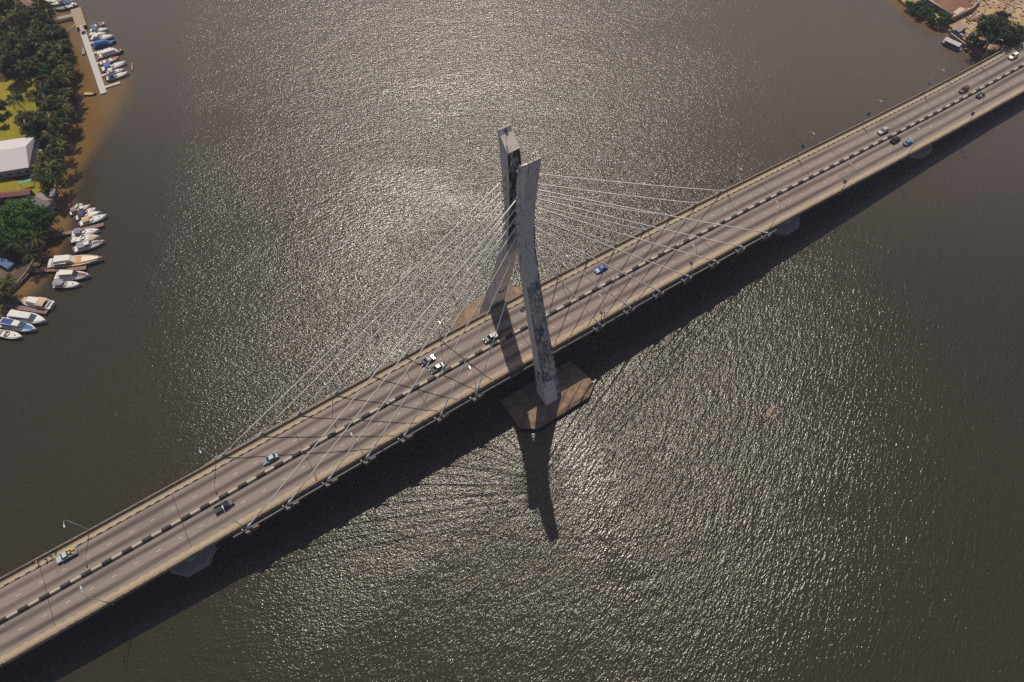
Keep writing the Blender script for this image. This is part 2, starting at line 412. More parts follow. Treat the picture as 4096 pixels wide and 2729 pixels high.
def make_water():
    xs = np.concatenate([[-3000, -1500, -700, -400], np.arange(-260, 345, 4.0), [420, 700, 1500, 3000]])
    ys = np.concatenate([[-3000, -1500, -700, -300], np.arange(-190, 395, 4.0), [460, 700, 1500, 3000]])
    X, Y = np.meshgrid(xs, ys, indexing='ij'); nx, ny = X.shape
    me = bpy.data.meshes.new('water')
    v = np.stack([X.ravel(), Y.ravel(), np.full(X.size, WZ)], 1)
    idx = np.arange(X.size).reshape(nx, ny)
    q = np.stack([idx[:-1, :-1], idx[1:, :-1], idx[1:, 1:], idx[:-1, 1:]], -1).reshape(-1, 4)
    me.from_pydata(v.tolist(), [], q.tolist())
    px, py = X.ravel(), Y.ravel()
    dl = seg_dist(px, py, LS); dr = seg_dist(px, py, RS[:9])
    # width of the sandy shelf varies along the left bank
    wid = 12 + 22*np.exp(-((py-205)/28.0)**2) + 9*np.exp(-((py-245)/16.0)**2)
    sh = np.maximum(1-sm(0.15, 1.0, dl/wid), 0.9*(1-sm(0.1, 1.0, dr/np.where(py > 40, 9.0, 6.0))))
    U_ = 0.857*px-0.515*py; V_ = 0.515*px+0.857*py          # along and across the open reach
    uL = np.interp(V_, [-98, -62, -13, 40, 121, 199], [-62, -78, -108, -134, -146, -166])
    uR = np.interp(V_, [-99, -71, -33, 15, 66, 128, 190], [34, 62, 82, 96, 84, 88, 96])
    calm = np.maximum((0.62+0.38*sm(0, 90, V_))*(1-sm(-26, 26, U_-uL)), 0.56*sm(-45, 55, U_-uR))
    calm = np.maximum(calm, 0.45*sm(100, 190, V_)*0.5)
    calm = np.maximum(calm, 0.6*np.exp(-((U_-14-(-V_-40)*0.25)/9)**2)*sm(20, 34, -V_)*(1-sm(70, 95, -V_)))
    # sky sheen painted into the body colour, paler towards far bank and north
    sky_sheen = sm(20, 240, px*0.8+py)
    turn = sm(-10, 10, -(py+22) + 0.25*(px-10))
    ang = np.arctan2(py+16, px-2)
    rr = np.hypot(px-2, py+16)
    rings = sm(14, 24, rr)*(1-sm(45, 95, rr))*sm(-1.9, -1.3, ang)*(1-sm(0.2, 0.5, ang))
    for nme, a in (('shallow', sh), ('calm', calm), ('sky_sheen', sky_sheen), ('turn', turn), ('rings', rings)):
        at_ = me.attributes.new(nme, 'FLOAT', 'POINT'); at_.data.foreach_set('value', a.astype(np.float32))
    me.materials.append(mat_water()); me.update()
    o = bpy.data.objects.new('water', me); COL.objects.link(o); tag(o, kind='structure')
make_water()

def land(name, edge, far, z, mat, wall=None):
    poly = [(p.x, p.y) for p in edge] + far
    m = MB(); m.prism(poly, WZ-1.0, z); return tag(m.build(name, mat), kind='structure')
def mat_soil(name, a, b, c, d=0.5):
    t = NT(name); g = t.geo(); n1 = t.noise(g, 0.12, 5); n2 = t.noise(g, 0.9, 5, 0.65)
    col = t.mix(t.ramp(n1, 0.35, 0.65), a, b); col = t.mix(t.ramp(n2, 0.5, 0.75, 0, d), col, c)
    t.set(color=col, rough=0.95, spec=0.1, normal=t.bump(n2, 0.2)); return t.mat
M['soil'] = mat_soil('dark_garden_soil', (0.030, 0.027, 0.016), (0.055, 0.045, 0.022), (0.10, 0.075, 0.04), 0.35)
M['sandsoil'] = mat_soil('sandy_rubble_ground', (0.30, 0.20, 0.11), (0.42, 0.30, 0.17), (0.17, 0.12, 0.09), 0.8)
M['grass'] = mat_soil('lawn_grass', (0.17, 0.155, 0.012), (0.235, 0.19, 0.022), (0.10, 0.12, 0.012), 0.5)
M['redsoil'] = mat_soil('reddish_yard', (0.21, 0.115, 0.075), (0.16, 0.085, 0.055), (0.26, 0.17, 0.12), 0.5)
LZ = -14.8
land('ground', LS, [(-700, 60), (-900, 900), (-60, 900)], LZ, M['soil'])
land('ground', RS, [(900, -400), (900, 900), (236, 900), (252, 120)], -14.9, M['sandsoil'])

def sheet(name, pts, z, mat, kind='structure'):
    m = MB(); i = [m.vert((p.x, p.y, z)) for p in pts]; m.face(i)
    return tag(m.build(name, mat), kind=kind)
Z = lambda ox, oy, s: (lambda a, b: (ox+a*s, oy+b*s))
Z1 = Z(0, 0, 600/1882); Z2 = Z(0, 400, 500/1568); Z3 = Z(0, 760, 500/1867); Z4 = Z(0, 1060, 500/2306); Z7 = Z(3500, 0, 596/2354)
def pts(zf, z, *l): return [at(*zf(a, b), z) for a, b in l]
sheet('lawn', pts(Z1, LZ, (-200, 1040), (60, 1030), (180, 990), (250, 950), (420, 990), (470, 1120), (450, 1300), (560, 1400), (600, 1560), (420, 1750), (300, 1790), (-200, 1800)), LZ+0.02, M['grass'])
sheet('lawn', pts(Z2, LZ, (-100, 980), (560, 1040), (600, 1120), (520, 1180), (440, 1190), (300, 1150), (-100, 1200)), LZ+0.02, M['grass'])
sheet('ground', pts(Z3, LZ, (-100, 1180), (560, 1080), (640, 930), (660, 990), (560, 1130), (400, 1290), (180, 1510), (-100, 1700)), LZ+0.02, mat_soil('dusty_path', (0.085, 0.062, 0.045), (0.12, 0.09, 0.065), (0.05, 0.04, 0.03), 0.5))
yard = sheet('ground', pts(Z7, -14.9, (820, -60), (1230, 240), (1560, 110), (1700, -60)), -14.88, M['redsoil'])

# sea wall along the left bank
def wall(name, line, z0, z1, w, mat, label, cat, parent=None):
    m = MB(); n = len(line); Lf = []; Rg = []
    for i, p in enumerate(line):
        a = line[max(0, i-1)]; b = line[min(n-1, i+1)]; d = (b-a); d.z = 0; d.normalize(); k = Vector((-d.y, d.x, 0))*w/2
        Lf.append(p+k); Rg.append(p-k)
    m.rings([[Vector((l.x, l.y, z0)), Vector((r.x, r.y, z0)), Vector((r.x, r.y, z1)), Vector((l.x, l.y, z1))] for l, r in zip(Lf, Rg)])
    o = m.build(name, mat, parent)
    if label: tag(o, label, cat)
    return o
M['wallc'] = plain('sea_wall_concrete', (0.16, 0.13, 0.095), 0.9, var=0.3)
wall('sea_wall', LS[8:], WZ-1, LZ+0.45, 0.6, M['wallc'], 'low weathered concrete sea wall along the left palm bank', 'sea wall')

# ------------------------------------------------------------------ bridge
X0, X1 = -300.0, 330.0
road_m = MB(); road_m.sweep([(-8.75, 0), (8.75, 0), (8.75, -0.24), (-8.75, -0.24)], X0, X1, 3.0)
road = tag(road_m.build('road', M['asphalt']), kind='structure')
for side, ph in ((1, 0.0), (-1, -0.17483)):
    m = MB(); k = -60
    while k < 90:
        x = (k-26+ph)*6.0; k += 1
        y0 = side*4.43-0.075; 
        p = [(x-0.62, y0), (x+0.62, y0), (x+0.62, y0+0.15), (x-0.62, y0+0.15)]
        i = [m.vert((a, b+DY(a), DZ(a)+0.006)) for a, b in p]; m.face(i)
    m.build('lane_marking', M['paint'], road)

bridge = thing('cable_stayed_bridge', (XP, 0, WZ), label='long concrete cable stayed bridge with open twin legged pylon and white stays', cat='bridge')
def bp(mb, name, mat, parent=None):      # part of the bridge (kept in world coordinates)
    o = mb.build(name, mat); o.parent = parent or bridge
    o.matrix_parent_inverse = Matrix.Translation(-(Vector((XP, 0, WZ))))
    if parent: o.matrix_parent_inverse = Matrix.Identity(4)
    return o
m = MB(); m.sweep([(-0.55, 0.004), (0.55, 0.004), (0.50, 0.25), (0.34, 0.85), (-0.34, 0.85), (-0.50, 0.25)], X0, X1, 3.0); bp(m, 'median_barrier', M['median'])
for s in (1, -1):
    m = MB(); m.sweep([(s*8.78, -0.24), (s*8.78, 0.25), (s*10.56, 0.25), (s*10.56, -0.24)], X0, X1, 3.0); bp(m, 'walkway', M['walk'])
    m = MB(); m.sweep([(s*8.60, 0.004), (s*8.60, 0.256), (s*8.80, 0.256), (s*8.80, 0.004)], X0, X1, 3.0); bp(m, 'kerb', M['kerb'] if s > 0 else M['kerb2'])
    m = MB(); m.sweep([(s*10.57, -0.5), (s*10.57, 1.1), (s*10.87, 1.1), (s*10.87, -0.5)], X0, X1, 3.0); bp(m, 'parapet', M['parapet'])
    m = MB(); m.sweep([(s*9.78, 0.26), (s*9.78, 0.33), (s*9.88, 0.33), (s*9.88, 0.26)], X0, X1, 3.0); bp(m, 'cable_duct', M['parapet'])
    m = MB(); m.sweep([(s*10.58, 1.30), (s*10.58, 1.36), (s*10.66, 1.36), (s*10.66, 1.30)], X0, X1, 3.0)
    x = X0
    while x < X1:
        a, b = DY(x), DZ(x); m.box(x-0.05, x+0.05, s*10.62-0.04+a, s*10.62+0.04+a, 1.101+b, 1.30+b); x += 2.0
    bp(m, 'handrail', M['rail'])
    # outer ledge and upstand of the stayed spans
    m = MB(); m.sweep([(s*10.88, -0.85), (s*12.0, -0.85), (s*12.0, -1.25), (s*10.88, -1.25)], XP-98, XP+98, 3.0)
    bp(m, 'ledge', M['girder'])
    m = MB(); m.sweep([(s*11.72, -0.84), (s*11.72, -0.25), (s*11.99, -0.25), (s*11.99, -0.84)], XP-98, XP+98, 3.0); bp(m, 'edge_beam', M['block'])
m = MB(); m.sweep([(-10.5, -0.26), (10.5, -0.26), (10.5, -1.1), (6.5, -2.6), (-6.5, -2.6), (-10.5, -1.1)], X0, X1, 3.0); bp(m, 'girder', M['girder'])

# pylon legs: (z, outer y, inner y, half width along the bridge)
LEG = [(-15.0, 21.0, 15.6, 3.0), (-2.0, 17.0, 12.9, 2.65), (9.0, 13.9, 10.3, 2.4), (17.0, 11.6, 8.1, 2.25), (25.0, 9.3, 6.0, 2.15), (35.0, 6.75, 3.75, 2.0), (45.0, 4.7, 2.1, 1.88), (55.0, 3.95, 1.5, 1.78), (60.0, 4.1, 1.45, 1.75), (66.3, 4.75, 1.55, 1.70)]
TOP = (5.97, 76.3, 2.232, 72.4, 1.57)
for s in (1, -1):
    m = MB(); rr = []
    for z, o_, i_, a in LEG:
        rr.append([Vector((XP-a, s*o_, z)), Vector((XP+a, s*o_, z)), Vector((XP+a, s*i_, z)), Vector((XP-a, s*i_, z))])
    yo, zo, yi, zi, a = TOP
    rr.append([Vector((XP-a, s*yo, zo)), Vector((XP+a, s*yo, zo)), Vector((XP+a, s*yi, zi)), Vector((XP-a, s*yi, zi))])
    m.rings(rr)
    # inner face gets its own stained concrete
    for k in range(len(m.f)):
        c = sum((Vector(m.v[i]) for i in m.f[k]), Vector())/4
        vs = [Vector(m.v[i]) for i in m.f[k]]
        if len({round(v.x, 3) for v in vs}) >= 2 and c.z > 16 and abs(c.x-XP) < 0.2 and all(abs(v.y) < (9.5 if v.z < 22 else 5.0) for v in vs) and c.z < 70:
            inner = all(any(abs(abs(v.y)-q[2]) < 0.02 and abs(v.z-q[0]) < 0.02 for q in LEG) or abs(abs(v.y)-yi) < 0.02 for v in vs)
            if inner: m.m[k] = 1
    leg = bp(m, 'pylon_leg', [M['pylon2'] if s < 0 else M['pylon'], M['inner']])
    # capping slab, hatch and warning light
    m = MB(); t0 = Vector((0, s*yo, zo)); t1 = Vector((0, s*yi, zi)); d = (t1-t0).normalized(); nrm = Vector((0, -d.z*s*1.0, d.y*s)) ; nrm = nrm if nrm.z > 0 else -nrm
    for (u0, u1, h) in ((0.0, 0.35, 0.32),):
        pa = t0+d*u0; pb = t0+d*u1
        m.rings([[Vector((XP-a-0.02, p.y, p.z))+nrm*h*(k) for p, k in ((pa, 0), (pb, 0), (pb, 1), (pa, 1))], [Vector((XP+a+0.02, p.y, p.z))+nrm*h*(k) for p, k in ((pa, 0), (pb, 0), (pb, 1), (pa, 1))]])
    bp(m, 'coping', M['pylon'], None)
    c = t0+d*0.9; c.x = XP
    m = MB(); m.tube([c, c+Vector((0, 0, 2.0))], 0.05, 6); m.blob(c+Vector((0, 0, 2.1)), (0.28, 0.28, 0.2))
    bp(m, 'warning_light', M['white'])
    if s > 0:
        m = MB(); q = t0+d*1.2
        Mx = Matrix.Translation(Vector((XP, q.y, q.z))+nrm*0.02) @ Matrix(((1, 0, 0), (0, d.y, nrm.y), (0, d.z, nrm.z))).to_4x4()
        m.rings([[Vector((XP+u, q.y, q.z))+d*v+nrm*h for u, v in ((-0.3, -0.5), (0.3, -0.5), (0.3, 0.6), (-0.3, 0.6))] for h in (0.01, 0.08)])
        bp(m, 'hatch', plain('rust_hatch', (0.17, 0.11, 0.08), 0.7))
# cross beams tying the legs
for zc, hh, yy in ((67.5, 1.3, 1.7), (61.0, 1.0, 1.55), (52.0, 1.4, 1.65), (43.0, 1.2, 2.6)):
    m = MB(); m.box(XP-0.9, XP+0.9, -yy, yy, zc-hh, zc+hh); bp(m, 'cross_beam', M['inner'])
# small blue plate, bracket floodlights on the far leg; plates on the near leg
m = MB(); m.box(XP-2.62, XP-2.54, 14.6, 15.5, 5.0, 7.6); bp(m, 'blue_plate', plain('blue_plate_paint', (0.03, 0.17, 0.36), 0.5))
m = MB(); m.tube([(XP-1.0, 10.4, 10), (XP-1.0, 9.7, 10.0)], 0.06); m.tube([(XP-1.6, 9.7, 10), (XP+1.4, 9.7, 10)], 0.06); m.tube([(XP-1.6, 9.7, 10), (XP-1.6, 9.7, 11.2)], 0.05); m.tube([(XP+1.4, 9.7, 10), (XP+1.4, 9.7, 11.2)], 0.05)
m.blob((XP-0.5, 9.6, 9.75), (0.3, 0.3, 0.3)); m.blob((XP+0.5, 9.6, 9.75), (0.3, 0.3, 0.3)); bp(m, 'floodlight_bracket', M['black'])
for zz in (-3.6, -0.8):
    m = MB(); m.box(XP-2.82, XP-2.66, -15.6, -14.9, zz-0.6, zz+0.6); bp(m, 'wall_opening', M['black'])
# pile caps
def chamfered(x0, x1, y0, y1, c): return [(x0+c, y0), (x1-c, y0), (x1, y0+c), (x1, y1-c), (x1-c, y1), (x0+c, y1), (x0, y1-c), (x0, y0+c)]
for s in (1, -1):
    P = [(XP-14.0, s*11.2), (XP-14.0, s*22.4), (XP-9.2, s*25.6), (XP+10.4, s*25.2), (XP+14.4, s*22.3), (XP+14.4, s*18.7), (XP+12.4, s*11.2)]
    m = MB(); m.prism(P, WZ-3, -13.7, inset=0.7, k=0.17); bp(m, 'pile_cap', M['cap'])
for xc in (-117.4, 108.4, 180.8, 253.5, -189.8):
    m = MB(); m.prism(chamfered(xc-6.3, xc+6.3, -10.1, 10.1, 3.2), WZ-3, -14.0, inset=0.3, k=0.07)
    pc = bp(m, 'pile_cap', plain('grey_brown_cap', (0.34, 0.285, 0.25), 0.9, var=0.2, scale=0.6))
    m = MB(); zt = DZ(xc)-2.6
    m.prism(chamfered(xc-1.3, xc+1.3, -7.2, 7.2, 0.9), -13.99, zt-1.0)
    m.box(xc-1.5, xc+1.5, -9.0, 9.0, zt-0.99, zt-0.01); bp(m, 'pier', M['pier'])

# stays
ZL = [43.9, 48.4, 52.0, 55.4, 58.7, 61.8, 64.7]
def leg_at(z):
    for q0, q1 in zip(LEG, LEG[1:]):
        if q0[0] <= z <= q1[0]:
            t = (z-q0[0])/(q1[0]-q0[0]); return [q0[i]+(q1[i]-q0[i])*t for i in (1, 2, 3)]
    return LEG[-1][1:]
for s in (1, -1):
    for sx in (-1, 1):
        for k in range(7):
            xa = XP+sx*(22.155+11.8*k); za = DZ(xa)+0.85; ya = s*11.39-0.31+DY(xa)
            o_, i_, a = leg_at(ZL[k]); yt = s*(o_+i_)/2; A = Vector((xa, ya, za)); T = Vector((XP+sx*(a-0.1), yt, ZL[k]))
            d = (T-A).normalized(); L = (T-A).length
            m = MB(); sag = L*0.004
            m.tube([A+d*2.2+(T-A-d*2.2)*t-Vector((0, 0, sag*4*t*(1-t))) for t in [j/10 for j in range(11)]], 0.15, 6)
            cb = bp(m, 'stay_cable', M['cable'])
            m = MB(); m.tube([A-d*1.3, A-d*0.5, A-d*0.05, A+d*0.35, A+d*0.9, A+d*2.4, A+d*3.8, A+d*3.85], [0.22, 0.26, 0.42, 0.42, 0.26, 0.20, 0.19, 0.15], 8)
            sl = bp(m, 'anchor_sleeve', M['sleeve'], cb)
            m = MB(); tp = T-d*1.6; m.tube([T, tp], [0.2, 0.19], 8); bp(m, 'collar', M['sleeve'], cb)
            m = MB(); zz = DZ(xa)
            m.box(xa-1.7, xa-0.45, min(s*12.0, s*12.7), max(s*12.0, s*12.7), -1.7+zz, -0.3+zz)
            m.box(xa-0.25, xa+1.9, min(s*11.2, s*12.35), max(s*11.2, s*12.35), -1.9+zz, -0.4+zz)
            bl = bp(m, 'anchor_block', M['block'])
            m = MB(); m.blob((xa-2.1, s*11.6+DY(xa), zz+0.35), (0.2, 0.2, 0.2)); m.tube([(xa-2.1, s*11.6+DY(xa), zz-0.83), (xa-2.1, s*11.6+DY(xa), zz+0.3)], 0.05)
            bp(m, 'floodlight', M['white'], bl)

# ------------------------------------------------------------------ street lamps
def make_lamp():
    t = thing('street_lamp', (0, 0, 0), label='x', cat='street lamp', group='street lamps along the bridge parapets')
    m = MB(); m.tube([(0, 0, -0.8), (0, 0, 3), (0, 0.02, 10.2)], [0.13, 0.11, 0.075], 8); m.box(-0.2, 0.2, -0.2, 0.2, -0.85, 0.15); m.build('pole', M['galv'], t)
    m = MB(); m.tube([(0, 0.02, 10.2), (0, 0.08, 10.9), (0, 0.3, 11.6), (0, 0.75, 12.1), (0, 1.3, 12.35), (0, 1.95, 12.45)], [0.07, 0.065, 0.06, 0.055, 0.05, 0.05], 8); m.build('arm', M['galv'], t)
    m = MB(); m.rings([[Vector((x*w, y, z)) for x, z in ((-0.5, 12.40), (0.5, 12.40), (0.42, 12.55), (-0.42, 12.55))] for y, w in ((1.8, 0.22), (1.95, 0.36), (2.5, 0.40), (2.72, 0.26))]); m.build('lamp_head', M['lampglass'], t)
    return t
def add_board(t, style):
    m = MB(); z0 = 4.4
    if style == 'white':
        m.box(-0.06, -0.02, 0.15, 0.95, z0, z0+1.4); m.box(-0.068, -0.061, 0.35, 0.75, z0+0.35, z0+0.85, 1); m.box(-0.019, -0.012, 0.35, 0.75, z0+0.35, z0+0.85, 1)
        m.build('signboard', [plain('board_grey', (0.42, 0.42, 0.45), 0.6), M['black']], t)
    else:
        m.box(-0.06, -0.02, 0.15, 1.15, z0, z0+1.5); m.box(-0.068, -0.061, 0.4, 0.95, z0+0.5, z0+0.85, 1); m.box(-0.019, -0.012, 0.4, 0.95, z0+0.5, z0+0.85, 1)
        m.build('signboard', [plain('board_dark_green', (0.018, 0.045, 0.038), 0.5), plain('board_pale', (0.35, 0.42, 0.5), 0.6)], t)
proto = make_lamp(); first = True
ORD = ['first', 'second', 'third', 'fourth', 'fifth', 'sixth', 'seventh', 'eighth', 'ninth', 'tenth', 'eleventh']
LX = [-135.4, -99.25, -63.1, -26.6, 18.3, 54.2, 90.2, 125.8, 161.9, 198.4, 234.8]
boards = {(1, 4): 'green', (1, 5): 'green', (1, 6): 'green', (1, 7): 'green', (1, 8): 'green', (1, 9): 'white', (1, 10): 'green', (-1, 4): 'green', (-1, 5): 'green', (-1, 7): 'green', (-1, 9): 'green'}
for s in (1, -1):
    for i, x in enumerate(LX):
        if s < 0 and i == 10: continue
        loc = (x, s*10.98+DY(x), DZ(x)+0.6-0.6); rz = math.pi if s > 0 else 0.0
        if first: t = proto; t.location = loc; t.rotation_euler = (0, 0, rz); first = False
        else: t = dup(proto, loc, rz)
        b = boards.get((s, i))
        if b: lamps_b = b
        t['label'] = 'grey street lamp%s, %s from the left along the %s parapet' % ({'green': ' with dark signboard', 'white': ' with pale signboard'}.get(b, ''), ORD[i], 'far' if s > 0 else 'near')
        t['_b'] = b or ''
lamp_list = [o for o in COL.objects if o.name.startswith('street_lamp') and o.parent is None]
for t in lamp_list:
    b = t['_b']; del t['_b']
    if b: add_board(t, b)

# ------------------------------------------------------------------ vehicles
def ring8(x, w, z0, zm, z1, tw=0.9):
    return [Vector((x, y, z)) for y, z in ((-w*0.86, z0), (w*0.86, z0), (w, z0+0.12), (w, zm), (w*tw, z1), (-w*tw, z1), (-w, zm), (-w, z0+0.12))]
def paint(name, col, rough=0.28):
    t = NT(name); t.set(color=col, rough=0.42, coat=0.15, metal=0.1); return t.mat
def make_car(kind, name, col, label, cat='car', roofcol=None, glass='glass', bedcol=None):
    t = thing(name, (0, 0, 0), label=label, cat=cat)
    glass = 'carglass' if glass == 'glass' else glass
    pm = paint(name+'_paint', col); rm = paint(name+'_roof_paint', roofcol) if roofcol else pm
    if kind == 'sedan':
        L, w, zb = 4.6, 0.90, 0.92
        st = [(-2.3, 0.66, 0.35, .62, .80), (-2.15, 0.80, 0.26, .70, .93), (-1.55, .89, .22, .74, .97), (-0.6, w, .2, .76, .93), (0.8, w, .2, .76, .92), (1.5, .88, .22, .7, .82), (2.1, .78, .26, .6, .68), (2.32, .58, .34, .52, .56)]
        gb = [(-1.72, .76), (1.02, .78)]; gt = [(-1.05, .60), (0.28, .62)]; zr = 1.42
    elif kind == 'suv':
        L, w, zb = 4.8, 0.96, 1.08
        st = [(-2.38, 0.8, 0.42, .85, 1.08), (-2.3, 0.9, 0.32, .88, 1.12), (-1.5, .96, .28, .9, 1.1), (0.8, w, .28, .88, 1.06), (1.5, .94, .3, .84, 1.0), (2.15, .85, .34, .74, .86), (2.38, .66, .42, .64, .7)]
        gb = [(-2.22, .84), (1.0, .82)]; gt = [(-1.95, .70), (0.35, .68)]; zr = 1.72
    else:
        L, w, zb = 5.3, 0.96, 1.08
        st = [(-0.75, w, .4, .88, 1.08), (0.8, w, .38, .88, 1.08), (1.6, .95, .4, .88, 1.04), (2.35, .88, .42, .78, .94), (2.65, .68, .46, .68, .76)]
        gb = [(-0.7, .84), (1.25, .82)]; gt = [(-0.5, .70), (0.55, .68)]; zr = 1.75
    m = MB(); m.rings([ring8(*s) for s in st], smooth=False)
    if kind == 'pickup':
        m.box(-2.62, -0.751, -0.95, 0.95, 0.42, 0.62); m.box(-2.62, -0.751, -0.95, -0.86, 0.62, 1.1); m.box(-2.62, -0.751, 0.86, 0.95, 0.62, 1.1); m.box(-2.62, -2.54, -0.86, 0.86, 0.62, 1.1)
    m.build('body', pm, t)
    if kind == 'pickup':
        m = MB(); m.box(-2.53, -0.76, -0.85, 0.85, 0.625, 0.66 if not bedcol else 1.06); m.build('load_bed', plain(name+'_bed', bedcol or (0.03, 0.03, 0.035), 0.4, metal=0.3 if bedcol else 0), t)
    def ringq(x0, w0, x1, w1, z): return [Vector((x0, -w0, z)), Vector((x1, -w1, z)), Vector((x1, w1, z)), Vector((x0, w0, z))]
    m = MB(); m.rings([ringq(gb[0][0], gb[0][1], gb[1][0], gb[1][1], zb-0.02), ringq(gt[0][0], gt[0][1], gt[1][0], gt[1][1], zr-0.04)]); m.build('windows', M[glass], t)
    m = MB(); m.rings([ringq(gt[0][0]-.03, gt[0][1]+.03, gt[1][0]+.03, gt[1][1]+.03, zr-0.045), ringq(gt[0][0]+.05, gt[0][1]-.06, gt[1][0]-.05, gt[1][1]-.06, zr+0.03)])
    for (bx, bw), (tx, tw) in ((gb[0], gt[0]), (gb[1], gt[1])):
        for sy in (-1, 1): m.tube([(bx, sy*bw, zb-.02), (tx, sy*tw, zr-.03)], 0.06, 4, smooth=False)
    for sy in (-1, 1):
        mx = (gb[0][0]+gb[1][0])/2; m.tube([(mx, sy*(gb[0][1]+.01), zb-.02), (mx+0.02, sy*(gt[0][1]+.015), zr-.03)], 0.04, 4, smooth=False)
    m.build('roof', rm, t)
    wb = 1.38 if kind != 'pickup' else 1.62
    for sx in (-1, 1):
        for sy in (-1, 1):
            m = MB(); m.tube([(sx*wb, sy*0.74, 0.33), (sx*wb, sy*0.98, 0.33)], 0.33, 12, smooth=False); wl = m.build('wheel', M['rubber'], t)
            m = MB(); m.tube([(sx*wb, sy*0.97, 0.33), (sx*wb, sy*0.995, 0.33)], 0.2, 8, smooth=False); m.build('hub', M['galv'], wl)
    f = st[-1][0]
    for sy in (-1, 1):
        m = MB(); m.box(f-0.26, f-0.04, sy*0.62-0.16, sy*0.62+0.16, 0.55 if kind == 'sedan' else .68, 0.68 if kind == 'sedan' else .84); m.build('headlight', M['lampglass'], t)
        b0 = -2.32 if kind == 'sedan' else (-2.4 if kind == 'suv' else -2.65)
        m = MB(); m.box(b0, b0+0.12, sy*0.66-0.14, sy*0.66+0.14, .7, .86); m.build('tail_light', M['redtaillight'], t)
        m = MB(); m.box(gb[1][0]-0.45, gb[1][0]-0.27, sy*0.98-0.1, sy*0.98+0.1, zb-.02, zb+.13); m.build('mirror', pm, t)
    return t
def place(t, x, yoff, side):
    sl = (DZ(x+1)-DZ(x-1))/2
    t.location = (x, yoff+DY(x), DZ(x)+0.008)
    a = math.atan(sl)
    if side > 0: t.rotation_euler = (0, a, math.pi)
    else: t.rotation_euler = (0, -a, 0)
place(make_car('sedan', 'sedan', (0.17, 0.27, 0.32), 'pale blue sedan on the left part of the far carriageway', roofcol=(0.32, 0.42, 0.45)), -85.9, 2.8, 1)
place(make_car('pickup', 'pickup_truck', (0.008, 0.011, 0.022), 'black pickup truck under a lamp head on the near carriageway', 'pickup truck'), -101.7, -2.9, -1)
place(make_car('sedan', 'sedan', (0.045, 0.055, 0.08), 'dark grey sedan in the far kerb lane beside a sedan with painted roof glint'), -33.7, 6.0, 1)
place(make_car('sedan', 'sedan', (0.05, 0.055, 0.06), 'dark sedan with sun glint painted on its roof next to the median', roofcol=(0.5, 0.5, 0.47)), -32.5, 2.2, 1)  # pale roof colour is a painted sun glint
place(make_car('pickup', 'pickup_truck', (0.012, 0.022, 0.032), 'dark pickup truck with sun glint painted on its bed leaving the pylon shadow', 'pickup truck', bedcol=(0.55, 0.52, 0.5)), -13.3, 2.4, 1)  # bed colour paints the glint of the sun
place(make_car('sedan', 'sedan', (0.02, 0.055, 0.26), 'bright blue sedan to the right of the pylon', glass='blueglass'), 30.5, 5.5, 1)
place(make_car('suv', 'suv', (0.36, 0.31, 0.29), 'silver beige estate car in the far carriageway, right half', glass='blueglass'), 165.4, 3.4, 1)
place(make_car('suv', 'suv', (0.012, 0.012, 0.014), 'black off-road car beside the median opposite a silver car'), 165.9, -2.5, -1)
place(make_car('sedan', 'sedan', (0.09, 0.20, 0.42), 'light blue sedan in the near kerb lane above a pier'), 169.0, -6.0, -1)
place(make_car('suv', 'suv', (0.11, 0.02, 0.035), 'maroon off-road car near the right end of the bridge'), 214.6, 3.1, 1)
place(make_car('sedan', 'sedan', (0.03, 0.03, 0.035), 'small charcoal car next to the median near the right end'), 217.9, -2.7, -1)
place(make_car('suv', 'suv', (0.72, 0.70, 0.66), 'white car at the far right end of the bridge', glass='glass'), 250.1, 5.7, 1)
# loaded pickup stopped at the kerb
t = make_car('pickup', 'pickup_truck', (0.42, 0.46, 0.50), 'silver pickup truck stopped at the kerb loaded with yellow sacks', 'pickup truck')
place(t, -142.3, 7.35, 1); t.rotation_euler = (0, t.rotation_euler[1], math.pi)
def sack(x, y, z, r, col, label):
    m = MB(); m.blob((0, 0, 0), r); X = Vector((-142.3, 7.35+DY(-142), DZ(-142.3)))
    o = m.build('sack', plain('sack_'+col[0], col[1], 0.85, var=0.2)); o.location = X+Vector((x, y, z)); o.rotation_euler = (0, 0, random.uniform(-0.6, 0.6))
    tag(o, label, 'sack', 'sacks piled on the stopped pickup')
yel = ('yellow', (0.52, 0.30, 0.02)); wht = ('pale', (0.5, 0.44, 0.38))
sack(0.9, 0.1, 1.15, (0.5, 0.42, 0.38), yel, 'large yellow sack on the rear of the stopped pickup')
sack(1.9, -0.3, 1.1, (0.5, 0.4, 0.3), wht, 'large pale sack at the tail of the stopped pickup')
sack(0.9, 0.95, 1.2, (0.42, 0.3, 0.35), wht, 'pale sack hanging over the far side of the pickup bed')
sack(1.7, 0.6, 1.25, (0.45, 0.36, 0.4), yel, 'small yellow sack beside a pale sack on the pickup')
sack(2.1, 0.25, 1.5, (0.5, 0.45, 0.45), yel, 'topmost yellow sack on the tail of the pickup')

